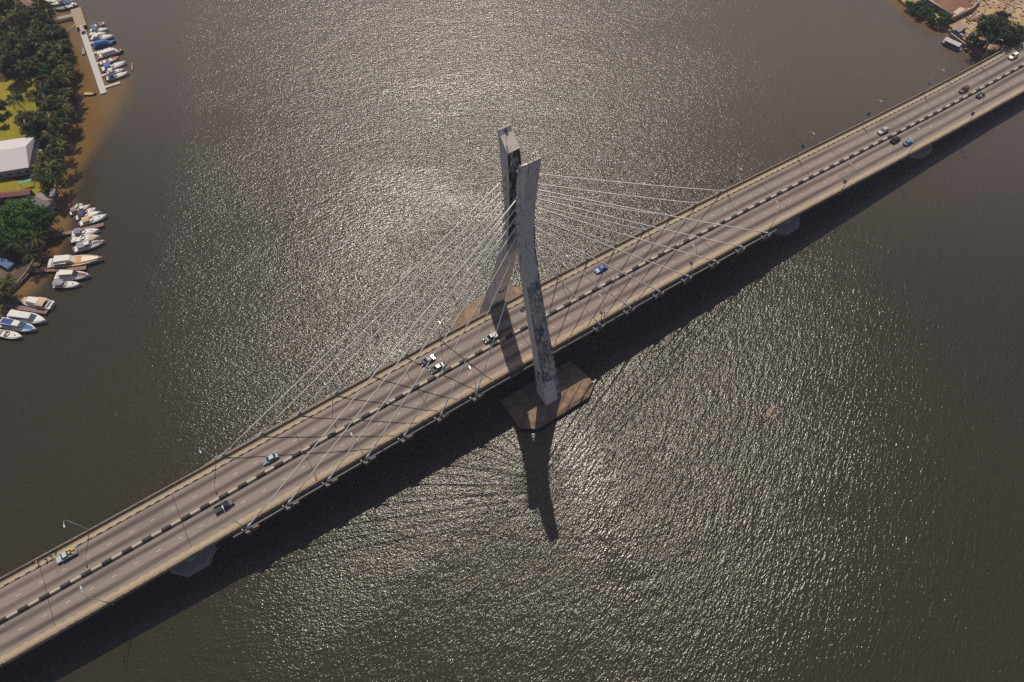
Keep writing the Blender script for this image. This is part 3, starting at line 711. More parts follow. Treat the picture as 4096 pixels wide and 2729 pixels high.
# ------------------------------------------------------------------ people
SKIN = plain('skin', (0.10, 0.055, 0.035), 0.6)
def skin_mesh(name, joints, edges, mat, parent=None):
    me = bpy.data.meshes.new(name); me.from_pydata([j[0] for j in joints], edges, [])
    o = bpy.data.objects.new(name, me); COL.objects.link(o); me.materials.append(mat)
    if parent: o.parent = parent
    md = o.modifiers.new('skin', 'SKIN'); sv = me.skin_vertices[0].data
    for i, j in enumerate(joints): sv[i].radius = (j[1], j[1]); sv[i].use_root = (i == 0)
    o.modifiers.new('sub', 'SUBSURF').levels = 1; o.modifiers['sub'].render_levels = 1
    return o
def person(loc, rz, shirt, trousers, label, arms=0.5, stride=0.15):
    J = [((0, 0, .95), .13), ((0, 0, 1.2), .13), ((0, 0, 1.42), .14), ((0, 0, 1.53), .055), ((0.01, 0, 1.62), .09), ((0.02, 0, 1.74), .085),
         ((0, .19, 1.42), .055), ((arms*.25, .27, 1.16), .042), ((arms*.5, .25, .96), .034), ((arms*.5+.03, .25, .87), .03),
         ((0, -.19, 1.42), .055), ((-arms*.1, -.27, 1.16), .042), ((arms*.3, -.27, .94), .034), ((arms*.3+.03, -.27, .85), .03),
         ((0, .09, .88), .09), ((stride*.6, .1, .5), .062), ((stride, .1, .08), .045), ((stride+.14, .1, .04), .035),
         ((0, -.09, .88), .09), ((-stride*.3, -.1, .5), .062), ((-stride, -.1, .08), .045), ((-stride+.14, -.1, .04), .035)]
    E = [(0, 1), (1, 2), (2, 3), (3, 4), (4, 5), (2, 6), (6, 7), (7, 8), (8, 9), (2, 10), (10, 11), (11, 12), (12, 13), (0, 14), (14, 15), (15, 16), (16, 17), (0, 18), (18, 19), (19, 20), (20, 21)]
    o = skin_mesh('person', J, E, SKIN); o.location = loc; o.rotation_euler = (0, 0, rz); tag(o, label, 'person')
    sj = [(J[0][0], .165), (J[1][0], .165), ((0, 0, 1.44), .16), (J[6][0], .08), (J[7][0], .065), (J[10][0], .08), (J[11][0], .065)]
    skin_mesh('shirt', sj, [(0, 1), (1, 2), (2, 3), (3, 4), (2, 5), (5, 6)], shirt, o)
    tj = [((0, 0, .98), .16), (J[14][0], .12), (J[15][0], .085), (J[16][0], .07), (J[18][0], .12), (J[19][0], .085), (J[20][0], .07)]
    skin_mesh('trousers', tj, [(0, 1), (1, 2), (2, 3), (0, 4), (4, 5), (5, 6)], trousers, o)
    m = MB(); m.blob((0.0, 0, 1.77), (.105, .1, .085)); m.build('hair', M['black'], o)
    return o
def wk(x, y, h=0.25): return Vector((x, y+DY(x), DZ(x)+h))
cw = plain('white_cloth', (0.6, 0.58, 0.56), 0.8); cg = plain('green_cloth', (0.03, 0.22, 0.08), 0.8); cb_ = plain('blue_cloth', (0.08, 0.16, 0.36), 0.8); ck = plain('dark_cloth', (0.03, 0.03, 0.04), 0.8); cy = plain('yellow_cloth', (0.6, 0.45, 0.03), 0.8); cm = plain('maroon_cloth', (0.16, 0.015, 0.02), 0.8)
person(wk(-149.3, 9.6), 0.4, cw, ck, 'person in white shirt walking nearest the left edge behind the stopped pickup', 0.9, 0.25)
person(wk(-147.2, 9.2), 3.5, cg, ck, 'person in green shirt standing between two others behind the pickup')
person(wk(-145.8, 9.3), 3.0, cb_, ck, 'person in blue shirt standing at the tail of the stopped pickup')
person(wk(-144.6, 10.15), 4.5, ck, ck, 'person in dark clothes leaning at the parapet behind the pickup')
person(wk(-77.2, -9.4), 0.5, M['orange'], M['orange'], 'person in orange overalls striding on the near walkway', 1.2, 0.32)
person(wk(214.0, 9.8), 3.1, cy, cm, 'person in yellow top and maroon trousers on the far right walkway', 0.8, 0.3)
person(wk(20.9, -9.3), 0.2, ck, ck, 'person in dark clothes beside a near lamp right of the pylon', 0.6, 0.2)
# motorcycle half hidden by the near leg
t = thing('motorcycle', wk(0.4, 6.1, 0.0), math.pi, 'dark motorcycle with rider passing behind the pylon leg', 'motorcycle')
for x in (-0.65, 0.65):
    m = MB(); m.tube([(x, -0.06, .31), (x, 0.06, .31)], .31, 12, smooth=False); m.build('wheel', M['rubber'], t)
m = MB(); m.tube([(-.65, 0, .31), (-.3, 0, .62), (.3, 0, .7), (.55, 0, .85), (.65, 0, .31)], [.05, .1, .13, .06, .04]); m.blob((.12, 0, .78), (.3, .15, .13)); m.build('frame', M['black'], t)
m = MB(); m.blob((-.35, 0, .82), (.4, .15, .08)); m.build('saddle', M['rubber'], t)
m = MB(); m.tube([(.45, -.35, 1.0), (.55, 0, .98), (.45, .35, 1.0)], .025); m.build('handlebar', M['galv'], t)
J = [((-.3, 0, .95), .14), ((-.2, 0, 1.2), .14), ((-.08, 0, 1.42), .15), ((-.02, 0, 1.52), .06), ((0.02, 0, 1.62), .1), ((0.04, 0, 1.74), .09), ((-.05, .2, 1.4), .06), ((.12, .3, 1.2), .045), ((.4, .33, 1.04), .035), ((-.05, -.2, 1.4), .06), ((.12, -.3, 1.2), .045), ((.4, -.33, 1.04), .035), ((-.25, .12, .9), .09), ((.15, .2, .75), .07), ((0, .2, .35), .05), ((.14, .2, .3), .04), ((-.25, -.12, .9), .09), ((.15, -.2, .75), .07), ((0, -.2, .35), .05), ((.14, -.2, .3), .04)]
o = skin_mesh('person', J, [(0, 1), (1, 2), (2, 3), (3, 4), (4, 5), (2, 6), (6, 7), (7, 8), (2, 9), (9, 10), (10, 11), (0, 12), (12, 13), (13, 14), (14, 15), (0, 16), (16, 17), (17, 18), (18, 19)], ck)
o.location = t.location; o.rotation_euler = (0, 0, math.pi); tag(o, 'rider in dark clothes and helmet on the motorcycle behind the pylon leg', 'person')
m = MB(); m.blob((0.03, 0, 1.74), (.15, .13, .14)); m.build('helmet', M['black'], o)

# ------------------------------------------------------------------ boats
def boat_from(zf, bow, stern, name, label, cat='motorboat', z=-15.6, **kw):
    B = at(*zf(*bow), z); A = at(*zf(*stern), z); d = B-A; L = d.length
    t = thing(name, ((A.x+B.x)/2, (A.y+B.y)/2, WZ), math.atan2(d.y, d.x), label, cat, kw.pop('group', None))
    make_boat(t, L, **kw); return t
def hull_pts(L, bm, n=9, full=0.5):
    out = []
    for i in range(n):
        u = i/(n-1); x = -L/2+L*u
        w = bm/2*(1-max(0, (u-full)/(1-full))**2.2)*(0.86+0.14*min(1, u*4))
        out.append((x, max(w, 0.03), u))
    return out
def make_boat(t, L, beam=None, hull='white', deck='white', stripe=None, free=None, cockpit='cream', cabin=None, screen='greenglass', canopy=None, canopy2=None, outboards=2, obcol='chrome', foredeck=None, style='cruiser', cushions=None, rails=True, solar=False, fender=None):
    bm = beam or max(1.4, L*0.30); fr = free or (0.5+L*0.055)
    hp = hull_pts(L, bm)
    m = MB(); rr = []
    for x, w, u in hp:
        sh = fr*(1+0.35*max(0, u-0.5)**1.5)
        rr.append([Vector((x, -w, sh)), Vector((x-0.0, -w*0.92, sh*0.45)), Vector((x-0.12*L*max(0, u-.75), -w*0.6, -0.25)), Vector((x-0.12*L*max(0, u-.75), w*0.6, -0.25)), Vector((x, w*0.92, sh*0.45)), Vector((x, w, sh))])
    m.rings(rr, smooth=False); h = m.build('hull', M[hull], t)
    if style == 'canoe':
        m = MB(); m.rings([[Vector((x*0.95, -w*0.78, fr+0.012)), Vector((x*0.95, w*0.78, fr+0.012)), Vector((x*.95, w*.78, fr+0.02)), Vector((x*.95, -w*.78, fr+.02))] for x, w, u in hp]); m.build('interior', M[cockpit], t)
        for k in range(4 if L > 4 else 3):
            x = -L*0.36+k*L*0.22; m = MB(); m.box(x-0.12, x+0.12, -bm*0.42, bm*0.42, fr+0.03, fr+0.09); m.build('bench', M[deck], t)
        if outboards: ob(t, -L/2-0.1, 0, fr, obcol)
        return
    # rub rail / stripe
    if stripe:
        m = MB(); 
        for sgn in (-1, 1):
            m.rings([[Vector((x, sgn*(w+0.03), z)) for z in (fr*0.72, fr*0.9)] + [Vector((x, sgn*(w-0.02), z)) for z in (fr*0.9, fr*0.72)] for x, w, u in hp[:-1]])
        m.build('stripe', M[stripe], t)
    def dk(u0, u1, ww, z0, z1, name, mat, inset=0.0):
        m = MB(); rr = []; n = 7
        for i in range(n):
            u = u0+(u1-u0)*i/(n-1); x = -L/2+L*u
            full = 0.5; w = bm/2*(1-max(0, (u-full)/(1-full))**2.2)*(0.86+0.14*min(1, u*4))*ww
            w = max(w, 0.04); sh = 0.35*max(0, u-0.5)**1.5*fr
            rr.append([Vector((x, -w, fr+z0+sh)), Vector((x, w, fr+z0+sh)), Vector((x, w*(1-inset), fr+z1+sh)), Vector((x, -w*(1-inset), fr+z1+sh))])
        m.rings(rr); return m.build(name, M[mat], t)
    dk(0.42, 0.985, 0.88, 0.005, 0.10+L*0.012, 'foredeck', deck, 0.25)
    dk(0.06, 0.42, 0.70, 0.005, 0.02, 'cockpit', cockpit)
    for sgn in (-1, 1):
        m = MB(); m.box(-L*0.44, -L*0.08, sgn*bm*0.42-0.09, sgn*bm*0.42+0.09, fr+0.005, fr+0.22); m.build('coaming', M[deck], t)
    if foredeck: dk(0.62, 0.92, 0.55, 0.12+L*0.012, 0.15+L*0.012, 'deck_pad', foredeck)
    else:
        m = MB(); m.box(L*0.20, L*0.20+0.45, -0.22, 0.22, fr+0.12+L*.012, fr+0.17+L*.015); m.build('deck_hatch', M['glass'], t)
    # seats
    m = MB(); m.box(-L*0.40, -L*0.33, -bm*0.32, bm*0.32, fr+0.03, fr+0.32); m.box(-L*0.18, -L*0.12, -bm*0.3, -bm*0.06, fr+0.03, fr+0.5); m.box(-L*0.18, -L*0.12, bm*0.06, bm*0.3, fr+0.03, fr+0.5)
    m.build('seats', M[cushions or 'white'], t)
    if cabin:
        c0, c1, ch = cabin     # along u
        x0, x1 = -L/2+L*c0, -L/2+L*c1; w = bm*0.36
        m = MB(); m.rings([[Vector((x0, -w, fr+.02)), Vector((x1, -w*.85, fr+.02)), Vector((x1, w*.85, fr+.02)), Vector((x0, w, fr+.02))], [Vector((x0+.1, -w*.88, fr+ch)), Vector((x1-ch*.75, -w*.7, fr+ch)), Vector((x1-ch*.75, w*.7, fr+ch)), Vector((x0+.1, w*.88, fr+ch))]]); cbn = m.build('cabin', M[screen], t)
        m = MB(); m.rings([[Vector((x0-.15, -w*.95, fr+ch)), Vector((x1-ch*.7, -w*.74, fr+ch)), Vector((x1-ch*.7, w*.74, fr+ch)), Vector((x0-.15, w*.95, fr+ch))], [Vector((x0, -w*.85, fr+ch+.14)), Vector((x1-ch*.8, -w*.66, fr+ch+.14)), Vector((x1-ch*.8, w*.66, fr+ch+.14)), Vector((x0, w*.85, fr+ch+.14))]]); m.build('cabin_roof', M['white' if deck == 'teak' else deck], t)
        for sgn in (-1, 1):
            m = MB(); m.rings([[Vector((x0, sgn*w*1.01, fr+.03)), Vector((x1*.97, sgn*w*.87, fr+.03)), Vector((x1*.97-ch*.3, sgn*w*.86, fr+ch*.42)), Vector((x0+.03, sgn*w*1.0, fr+ch*.42))], [Vector((x0, sgn*w*.93, fr+.03)), Vector((x1*.97, sgn*w*.8, fr+.03)), Vector((x1*.97-ch*.3, sgn*w*.78, fr+ch*.42)), Vector((x0+.03, sgn*w*.9, fr+ch*.42))]]); m.build('cabin_side', M[deck], t)
        if solar:
            m = MB(); m.box(x0+.4, x0+(x1-x0)*.55, -w*.7, w*.7, fr+ch+.15, fr+ch+.19); m.build('solar_panel', M['solar'], t)
    else:
        m = MB(); xw = -L/2+L*0.46; a = [(xw-L*.10, -bm*.40), (xw+L*.03, -bm*.30), (xw+L*.06, 0), (xw+L*.03, bm*.30), (xw-L*.10, bm*.40)]
        m.rings([[Vector((x, y, fr+.06)), Vector((x-.12, y*.93, fr+.55)), Vector((x-.15, y*.9, fr+.55)), Vector((x-.04, y*.97, fr+.06))] for x, y in a]); m.build('windscreen', M[screen], t)
    for cnp, (u0, u1), zc in ((canopy, (0.14, 0.38), 1.55), (canopy2, (0.02, 0.16), 1.45)):
        if cnp:
            x0, x1 = -L/2+L*u0, -L/2+L*u1; w = bm*0.44
            m = MB(); m.rings([[Vector((x, y, fr+zc-0.10*abs(y/w)**2*3-.0)) for y in (-w, -w*.5, 0, w*.5, w)] + [Vector((x, y, fr+zc-.04-0.10*abs(y/w)**2*3)) for y in (w, w*.5, 0, -w*.5, -w)] for x in (x0, (x0+x1)/2, x1)])
            cc = m.build('canopy', M[cnp], t)
            m = MB()
            for sgn in (-1, 1):
                for x in (x0, x1): m.tube([((x0+x1)/2, sgn*bm*.44, fr), (x, sgn*w, fr+zc-.3)], .025, 4)
            m.build('canopy_frame', M['galv'], cc)
    if rails:
        for sgn in (-1, 1):
            m = MB(); P = []
            for i in range(6):
                u = 0.5+0.49*i/5; x = -L/2+L*u; w = bm/2*(1-max(0, (u-.5)/.5)**2.2)*.93; P.append((x, sgn*max(w, .02), fr+.45+.2*(u-.5)))
            m.tube(P, .02, 4)
            for q in P[::2]: m.tube([(q[0], q[1], fr), q], .015, 4)
            m.build('rail', M['galv'], t)
    n = outboards
    for k in range(n): ob(t, -L/2-.25, (k-(n-1)/2)*.62, fr, obcol)
    if n == 0:
        m = MB(); m.box(-L/2-.7, -L/2+.02, -bm*.38, bm*.38, .15, .3); m.build('swim_platform', M[cockpit], t)
    if fender:
        m = MB(); m.blob((-L/2-.4, bm*.3, fr*.8), (.35, .35, .4)); m.build('fender', M[fender], t)
def ob(t, x, y, fr, col):
    m = MB(); m.blob((x, y, fr+.25), (.36, .2, .3), n=8, k=4); m.box(x-.1, x+.1, y-.08, y+.08, -.3, fr+.05); m.build('outboard_motor', M[col], t)

# upper left basin
boat_from(Z1, (560, 35), (880, -10), 'motorboat', 'white motorboat at the very top, moored left of a pier', cockpit='cream', outboards=0)
boat_from(Z1, (640, 75), (840, 20), 'motorboat', 'white motorboat with orange bow fender above a grey launch', cockpit='cream', fender=None, canopy='white')
boat_from(Z1, (700, 135), (930, 85), 'motorboat', 'grey blue launch with orange bow, lowest at the brown pier', hull='navy', deck='greyc', cockpit='cream', stripe='white')
boat_from(Z1, (985, 75), (820, 45), 'motorboat', 'small boat with blue cover beside the brown pier head', cockpit='cream', canopy='bluec', canopy2='bluec', beam=2.2)
boat_from(Z1, (925, 15), (850, -5), 'motorboat', 'small white boat with cluttered deck at the top edge', cockpit='cream', outboards=1, rails=False)
# pontoon row
boat_from(Z1, (1125, 358), (1312, 300), 'motorboat', 'white motorboat with red seats, topmost in the pontoon row', cushions='redc', foredeck='brownwood', cockpit='brownwood', outboards=1)
boat_from(Z1, (1367, 378), (1140, 392), 'motorboat', 'white motorboat with bright blue stern canopy in the pontoon row', canopy='bluec', outboards=1)
boat_from(Z1, (1345, 432), (1130, 442), 'motorboat', 'small white open motorboat below the blue canopied one', outboards=1)
boat_from(Z1, (1437, 468), (1150, 492), 'motorboat', 'white motorboat with cream canopy above the blue ferry boat', canopy='white', outboards=1, obcol='black')
boat_from(Z1, (1462, 528), (1188, 592), 'ferry_boat', 'blue ferry boat with flat blue roof and orange rings', 'ferry boat', hull='bluec', deck='bluec', cabin=(0.08, 0.72, 1.5), screen='blueglass', outboards=2, obcol='black', rails=False, free=1.0, cockpit='bluec')
boat_from(Z1, (1408, 612), (1225, 688), 'motorboat', 'narrow white open motorboat below the blue ferry boat', outboards=1, beam=2.3, cockpit='cream')
boat_from(Z1, (1552, 645), (1232, 735), 'cabin_boat', 'long white cabin boat with dark brown bow and stern', 'cabin boat', hull='brownwood', deck='white', cabin=(0.25, 0.82, 1.6), screen='white', outboards=0, cockpit='brownwood', foredeck='brownwood', free=1.1)
boat_from(Z1, (1498, 728), (1262, 808), 'motorboat', 'white motorboat draped with red and coloured cushions', cushions='redc', foredeck='redc', outboards=1)
boat_from(Z1, (1597, 792), (1290, 885), 'motorboat', 'large white motorboat with blue seat cover and pointed bow', canopy='bluec', outboards=2, foredeck='white')
boat_from(Z1, (1570, 882), (1350, 925), 'motorboat', 'white motorboat with pale canopy, second from the pontoon end', canopy='white', outboards=1)
boat_from(Z1, (1625, 922), (1345, 1000), 'motorboat', 'white motorboat with black striped hull and navy canopy', stripe='black', canopy='navy', outboards=2, obcol='black', cockpit='brownwood')
boat_from(Z1, (1655, 780), (1657, 885), 'canoe', 'slim brown wooden canoe beside the bow of a large motorboat', 'canoe', style='canoe', hull='brownwood', deck='tan', cockpit='brownwood', outboards=0, beam=0.9, free=0.4)
boat_from(Z1, (1038, 580), (1050, 685), 'dinghy', 'grey open dinghy with cross benches inside the pontoon', 'dinghy', style='canoe', hull='navy', deck='greyc', cockpit='greyc', outboards=0, beam=1.6, free=0.5)
boat_from(Z1, (1212, 1178), (1050, 1180), 'skiff', 'black hulled skiff with orange floor near the pontoon end', 'skiff', style='canoe', hull='black', deck='orange', cockpit='tan', outboards=1, obcol='black', beam=1.9, free=0.6)
# jetty one
boat_from(Z3, (1252, 228), (1140, 245), 'motorboat', 'tiny white open boat topmost beside the gravel coloured shallows', outboards=0, beam=1.8, rails=False)
boat_from(Z3, (1362, 238), (1055, 365), 'motorboat', 'white motorboat with light grey canopy and black outboards', canopy='greyc', obcol='black', outboards=2, cushions='orange')
boat_from(Z3, (1450, 285), (1195, 370), 'inflatable_boat', 'white round nosed inflatable with black canopy and blue seats', 'inflatable boat', canopy='black', cushions='navy', outboards=1, obcol='black', beam=2.3)
boat_from(Z3, (1522, 345), (1150, 430), 'motorboat', 'white round bowed boat with navy canopy and red seat', canopy='navy', cushions='redc', foredeck='cream', outboards=2)
boat_from(Z3, (1617, 388), (1210, 520), 'motorboat', 'large white motorboat with tan canopy above the upper brown jetty', canopy='tan', outboards=3)
boat_from(Z3, (1502, 610), (1090, 675), 'motorboat', 'white motorboat with mauve canopy below the upper brown jetty', canopy='purplec', outboards=1)
boat_from(Z3, (1502, 708), (1085, 760), 'motorboat', 'white motorboat with three silver outboards and tan bow cushion', outboards=3, foredeck='tan')
boat_from(Z3, (1577, 775), (1130, 905), 'cabin_cruiser', 'white cabin cruiser with brown foredeck and slatted grey roof', 'cabin cruiser', cabin=(0.22, 0.62, 1.3), screen='blueglass', foredeck='brownwood', canopy='greyc', outboards=3)
boat_from(Z3, (1558, 1035), (745, 1120), 'yacht', 'big motor yacht with orange teak deck and white flybridge roof', 'yacht', deck='teak', cockpit='brownwood', cabin=(0.16, 0.52, 1.9), screen='cream', outboards=0, foredeck='cream', free=1.4, beam=4.6, canopy='white', stripe='teak')
boat_from(Z3, (1362, 1290), (850, 1300), 'yacht', 'white motor yacht with dark foredeck panel below the middle jetty', 'yacht', cabin=(0.18, 0.68, 1.7), screen='glass', foredeck='brownwood', outboards=0, cockpit='teak', stripe='cream', free=1.3)
boat_from(Z3, (1215, 1422), (830, 1425), 'motorboat', 'white motorboat with two slate grey canopies below the yacht', canopy='greyc', canopy2='greyc', outboards=0)
# lower left
boat_from(Z4, (358, 655), (985, 765), 'yacht', 'white yacht with tan foredeck facing the shore above the lowest jetty', 'yacht', cabin=(0.34, 0.72, 1.5), screen='cream', foredeck='tan', outboards=3, cockpit='brownwood', canopy='tan')
boat_from(Z4, (882, 1052), (190, 945), 'yacht', 'long white yacht with dark blue windscreen below the lowest jetty', 'yacht', cabin=(0.1, 0.74, 1.7), screen='blueglass', outboards=0, cockpit='cream', free=1.3)
boat_from(Z4, (697, 1205), (60, 1085), 'yacht', 'white yacht with blue solar panel on its cabin roof', 'yacht', cabin=(0.08, 0.7, 1.8), screen='blueglass', solar=True, foredeck='bluec', outboards=0, cockpit='cream', free=1.2)
boat_from(Z4, (438, 1342), (-30, 1265), 'motorboat', 'white motorboat with green seats, lowest of the left bank boats', outboards=1, cushions='greyc')
# canoe out on the river, with a paddler
cz = Z(2900, 1500, 400/2091)
cn = boat_from(cz, (800, 985), (1035, 625), 'canoe', 'long brown wooden canoe alone on the glittering river', 'canoe', style='canoe', hull='brownwood', deck='tan', cockpit='planks', outboards=0, beam=1.3, free=0.5)
a = at(*cz(850, 900)); J = [((0, 0, .5), .14), ((0.05, 0, .8), .15), ((.08, 0, .98), .06), ((.1, 0, 1.08), .1), ((.1, 0, 1.18), .09), ((.05, .2, .8), .055), ((.25, .28, .6), .04), ((.4, .2, .5), .03), ((.05, -.2, .8), .055), ((.25, -.28, .6), .04), ((.4, -.2, .5), .03), ((.1, .14, .45), .09), ((.55, .16, .45), .07), ((.1, -.14, .45), .09), ((.55, -.16, .45), .07)]
pp_ = skin_mesh('person', J, [(0, 1), (1, 2), (2, 3), (3, 4), (1, 5), (5, 6), (6, 7), (1, 8), (8, 9), (9, 10), (0, 11), (11, 12), (0, 13), (13, 14)], SKIN)
pp_.location = (a.x, a.y, WZ+0.15); pp_.rotation_euler = (0, 0, cn.rotation_euler[2]); tag(pp_, 'paddler in red shirt seated near the bow of the river canoe', 'person')
skin_mesh('shirt', [((0, 0, .5), .17), ((0.05, 0, .8), .18), ((.05, .2, .8), .07), ((.05, -.2, .8), .07)], [(0, 1), (1, 2), (1, 3)], M['redc'], pp_)
# long flat ferry by the right bank
A = at(*Z7(1075, 640), -15); B = at(*Z7(1370, 775), -15); d = B-A
M['greyroof'] = plain('pale_sheet_roof', (0.36, 0.35, 0.38), .6)
t = thing('river_barge', ((A.x+B.x)/2, (A.y+B.y)/2, WZ), math.atan2(d.y, d.x), 'long narrow passenger barge with pale roof by the right bank', 'barge'); L = d.length
m = MB(); m.rings([[Vector((x, -w, .8)), Vector((x, -w*.8, -.2)), Vector((x, w*.8, -.2)), Vector((x, w, .8))] for x, w in ((-L/2, .8), (-L/2+1, 1.3), (L/2-1.5, 1.3), (L/2, 1.0))]); m.build('hull', M['greyc'], t)
m = MB(); m.rings([[Vector((x, -1.5, 2.2)), Vector((x, 0, 2.5)), Vector((x, 1.5, 2.2)), Vector((x, 1.5, 2.1)), Vector((x, -1.5, 2.1))] for x in (-L/2+.3, L/2-1.2)]); m.build('roof', M['greyroof'], t)
for x in (-L*.3, 0, L*.3):
    m = MB(); m.box(x-.05, x+.05, -1.4, 1.4, .8, 2.1); m.build('frame', M['galv'], t)

# ------------------------------------------------------------------ jetties and pontoon
def jetty(zf, a, b, wpx, name, label, mat, z=WZ+0.9, cat='jetty', piles=True, pil='brownwood'):
    A = at(*zf(*a), z); B = at(*zf(*b), z); d = (B-A); L = d.length; d.normalize()
    P1 = at(*zf(a[0], a[1]-wpx/2), z); P2 = at(*zf(a[0], a[1]+wpx/2), z); w = abs((P1-P2).cross(d).z)
    t = thing(name, (A.x, A.y, WZ), math.atan2(d.y, d.x), label, cat)
    m = MB(); x = 0.0
    while x < L-0.05:
        m.box(x, min(L, x+1.47), -w/2, w/2, z-WZ-.2, z-WZ+random.uniform(-.02, .02)); x += 1.5
    m.build('deck', mat, t)
    if piles:
        x = 1.0
        while x < L:
            for s_ in (-1, 1):
                m = MB(); m.tube([(x, s_*(w/2-.1), -2), (x, s_*(w/2-.1), z-WZ+.25)], .12, 6); m.build('pile', M[pil], t)
            x += 5
    return t
M['planks'] = plain('jetty_planks', (0.20, 0.125, 0.105), 0.85, var=0.3, scale=2.5)
M['pont'] = plain('pontoon_plastic', (0.38, 0.38, 0.37), 0.7, var=0.1)
M['oldplanks'] = plain('old_pier_planks', (0.30, 0.235, 0.17), 0.9, var=0.3)
jetty(Z3, (745, 700), (1545, 512), 48, 'jetty', 'brown plank jetty slanting out between two boat clusters, uppermost', M['planks'])
jetty(Z3, (500, 1205), (1285, 1160), 55, 'jetty', 'brown plank jetty between the two big yachts, middle one', M['planks'])
jetty(Z4, (60, 735), (870, 868), 82, 'jetty', 'brown plank jetty sloping down right, lowest on the left bank', M['planks'])
jetty(Z1, (1030, 390), (1272, 1100), 0.1, 'pontoon', 'x', M['pont'], z=WZ+.5, cat='pontoon', piles=False) if False else None
def strip(zf, a, b, w, name, label, mat, cat, z=WZ+.5, th=.45):
    A = at(*zf(*a), z); B = at(*zf(*b), z); d = B-A; L = d.length
    t = thing(name, (A.x, A.y, WZ), math.atan2(d.y, d.x), label, cat)
    m = MB(); x = 0
    while x < L-.05:
        m.box(x, min(L, x+1.95), -w/2, w/2, z-WZ-th, z-WZ); x += 2.0
    m.build('deck', mat, t); return t
pt = strip(Z1, (1035, 385), (1300, 1168), 2.6, 'pontoon', 'long grey floating pontoon beside the row of moored boats', M['pont'], 'pontoon')
for k, (a, b) in enumerate((((1118, 545), (1215, 520)), ((1162, 672), (1262, 642)), ((1202, 802), (1300, 772)), ((1252, 955), (1392, 912)), ((1300, 1098), (1505, 1035)))):
    strip(Z1, a, b, 1.4, 'finger_pontoon', '%s short grey finger pontoon from the top of the marina row' % ORD[k], M['pont'], 'finger pontoon', z=WZ+.46)
strip(Z1, (945, 105), (1020, 330), 4.6, 'pier', 'brown wooden pier leading down to the grey pontoon', M['oldplanks'], 'pier', z=WZ+1.6, th=.4)
strip(Z1, (640, 252), (950, 178), 2.4, 'footbridge', 'narrow brown footbridge from the palms to the pier', M['oldplanks'], 'footbridge', z=WZ+1.55, th=.3)
strip(Z1, (1010, 320), (1040, 392), 1.8, 'gangway', 'white railed gangway between brown pier and grey pontoon', plain('gangway_deck', (0.36, 0.26, 0.22), .8), 'gangway', z=WZ+1.7, th=.2)
A = at(*Z1(822, 418), WZ+.2); B = at(*Z1(958, 293), WZ+.8); m = MB(); m.tube([A, B], .12, 6); tag(m.build('mooring_boom', M['pont']), 'thin pale mooring boom slanting in the brown shallows', 'boom')

# ------------------------------------------------------------------ left bank buildings
def hut(zf, corners, z_e, z_r, name, label, roofmat, wallmat, ridge=0.5, hip=0.0, cat='building', over=0.4, win=True, wins=3):
    # corners: eave corners seen in order, a->b is a long side
    P = [at(*zf(*c), z_e) for c in corners]
    c = (P[0]+P[2])/2; d = (P[1]-P[0]); L = d.length; d.normalize(); n = Vector((-d.y, d.x, 0)); w = abs((P[2]-P[1]).dot(n))
    t = thing(name, (c.x, c.y, LZ), math.atan2(d.y, d.x), label, cat); e = z_e-LZ; r = z_r-LZ
    m = MB(); hL, hw = L/2, w/2
    q = [m.vert(v) for v in ((-hL, -hw, e), (hL, -hw, e), (hL, hw, e), (-hL, hw, e), (-hL*(1-hip), 0, r), (hL*(1-hip), 0, r))]
    m.face((q[0], q[1], q[5], q[4])); m.face((q[2], q[3], q[4], q[5])); m.face((q[1], q[2], q[5])); m.face((q[3], q[0], q[4])); m.face((q[3], q[2], q[1], q[0]))
    m.build('roof', roofmat, t)
    m = MB(); m.box(-hL+over, hL-over, -hw+over, hw-over, 0, e-.02); wl = m.build('wall', wallmat, t)
    if win:
        for k in range(wins):
            x = -hL+over+(2*hL-2*over)*(k+.5)/wins
            for sg in (-1, 1):
                m = MB(); y = sg*(hw-over); m.box(x-.7, x+.7, y-.05, y+.05, 1.0, 2.1); m.build('window', M['glass'], t)
    return t
tentm = plain('white_tent_fabric', (0.47, 0.45, 0.46), .6, var=.04)
# marquee: traced eave corners, apex line higher on the far side
hut(Z2, ((-330, 955), (365, 845), (440, 450), (-330, 560)), LZ+3.6, LZ+6.4, 'marquee', 'large white marquee tent with pitched roof beside the lawn', tentm, plain('marquee_wall', (0.30, 0.31, 0.34), .7), hip=0.06, cat='tent', over=.15, wins=6)
hut(Z2, ((405, 1290), (585, 1395), (650, 1240), (600, 1165)), LZ+3.0, LZ+4.6, 'hut', 'grey hip roofed hut by the sea wall', plain('grey_felt_roof', (0.20, 0.18, 0.17), .8), plain('hut_wall', (0.28, 0.24, 0.2), .8), hip=.45, wins=2)
hut(Z2, ((-160, 1245), (385, 1185), (392, 1110), (-160, 1170)), LZ+2.6, LZ+3.2, 'shed', 'long red brown roofed shed below the marquee', plain('red_roof', (0.16, 0.055, 0.045), .8, var=.25), plain('shed_wall', (0.12, 0.1, 0.08), .8), wins=4)
hut(Z1, ((200, -60), (345, 112), (490, 75), (350, -90)), LZ+4.5, LZ+6.0, 'house', 'brown roofed house among palms at the top left', plain('brown_roof', (0.24, 0.15, 0.11), .85), plain('house_wall', (0.25, 0.2, 0.16), .8), hip=.3, wins=3)
t = thing('canopy', at(*Z2(320, 1030), LZ), 0.0, 'small green canopy roof beside the marquee', 'canopy')
P = [at(*Z2(*c), LZ+2.4)-t.location for c in ((232, 1062), (400, 1015), (385, 990), (235, 1035))]
m = MB(); m.rings([P, [p+Vector((0, 0, .12)) for p in P]]); m.build('roof', plain('green_roof', (0.08, 0.26, 0.17), .7), t)
for p in P:
    m = MB(); m.tube([(p.x, p.y, 0), p], .06); m.build('post', M['galv'], t)
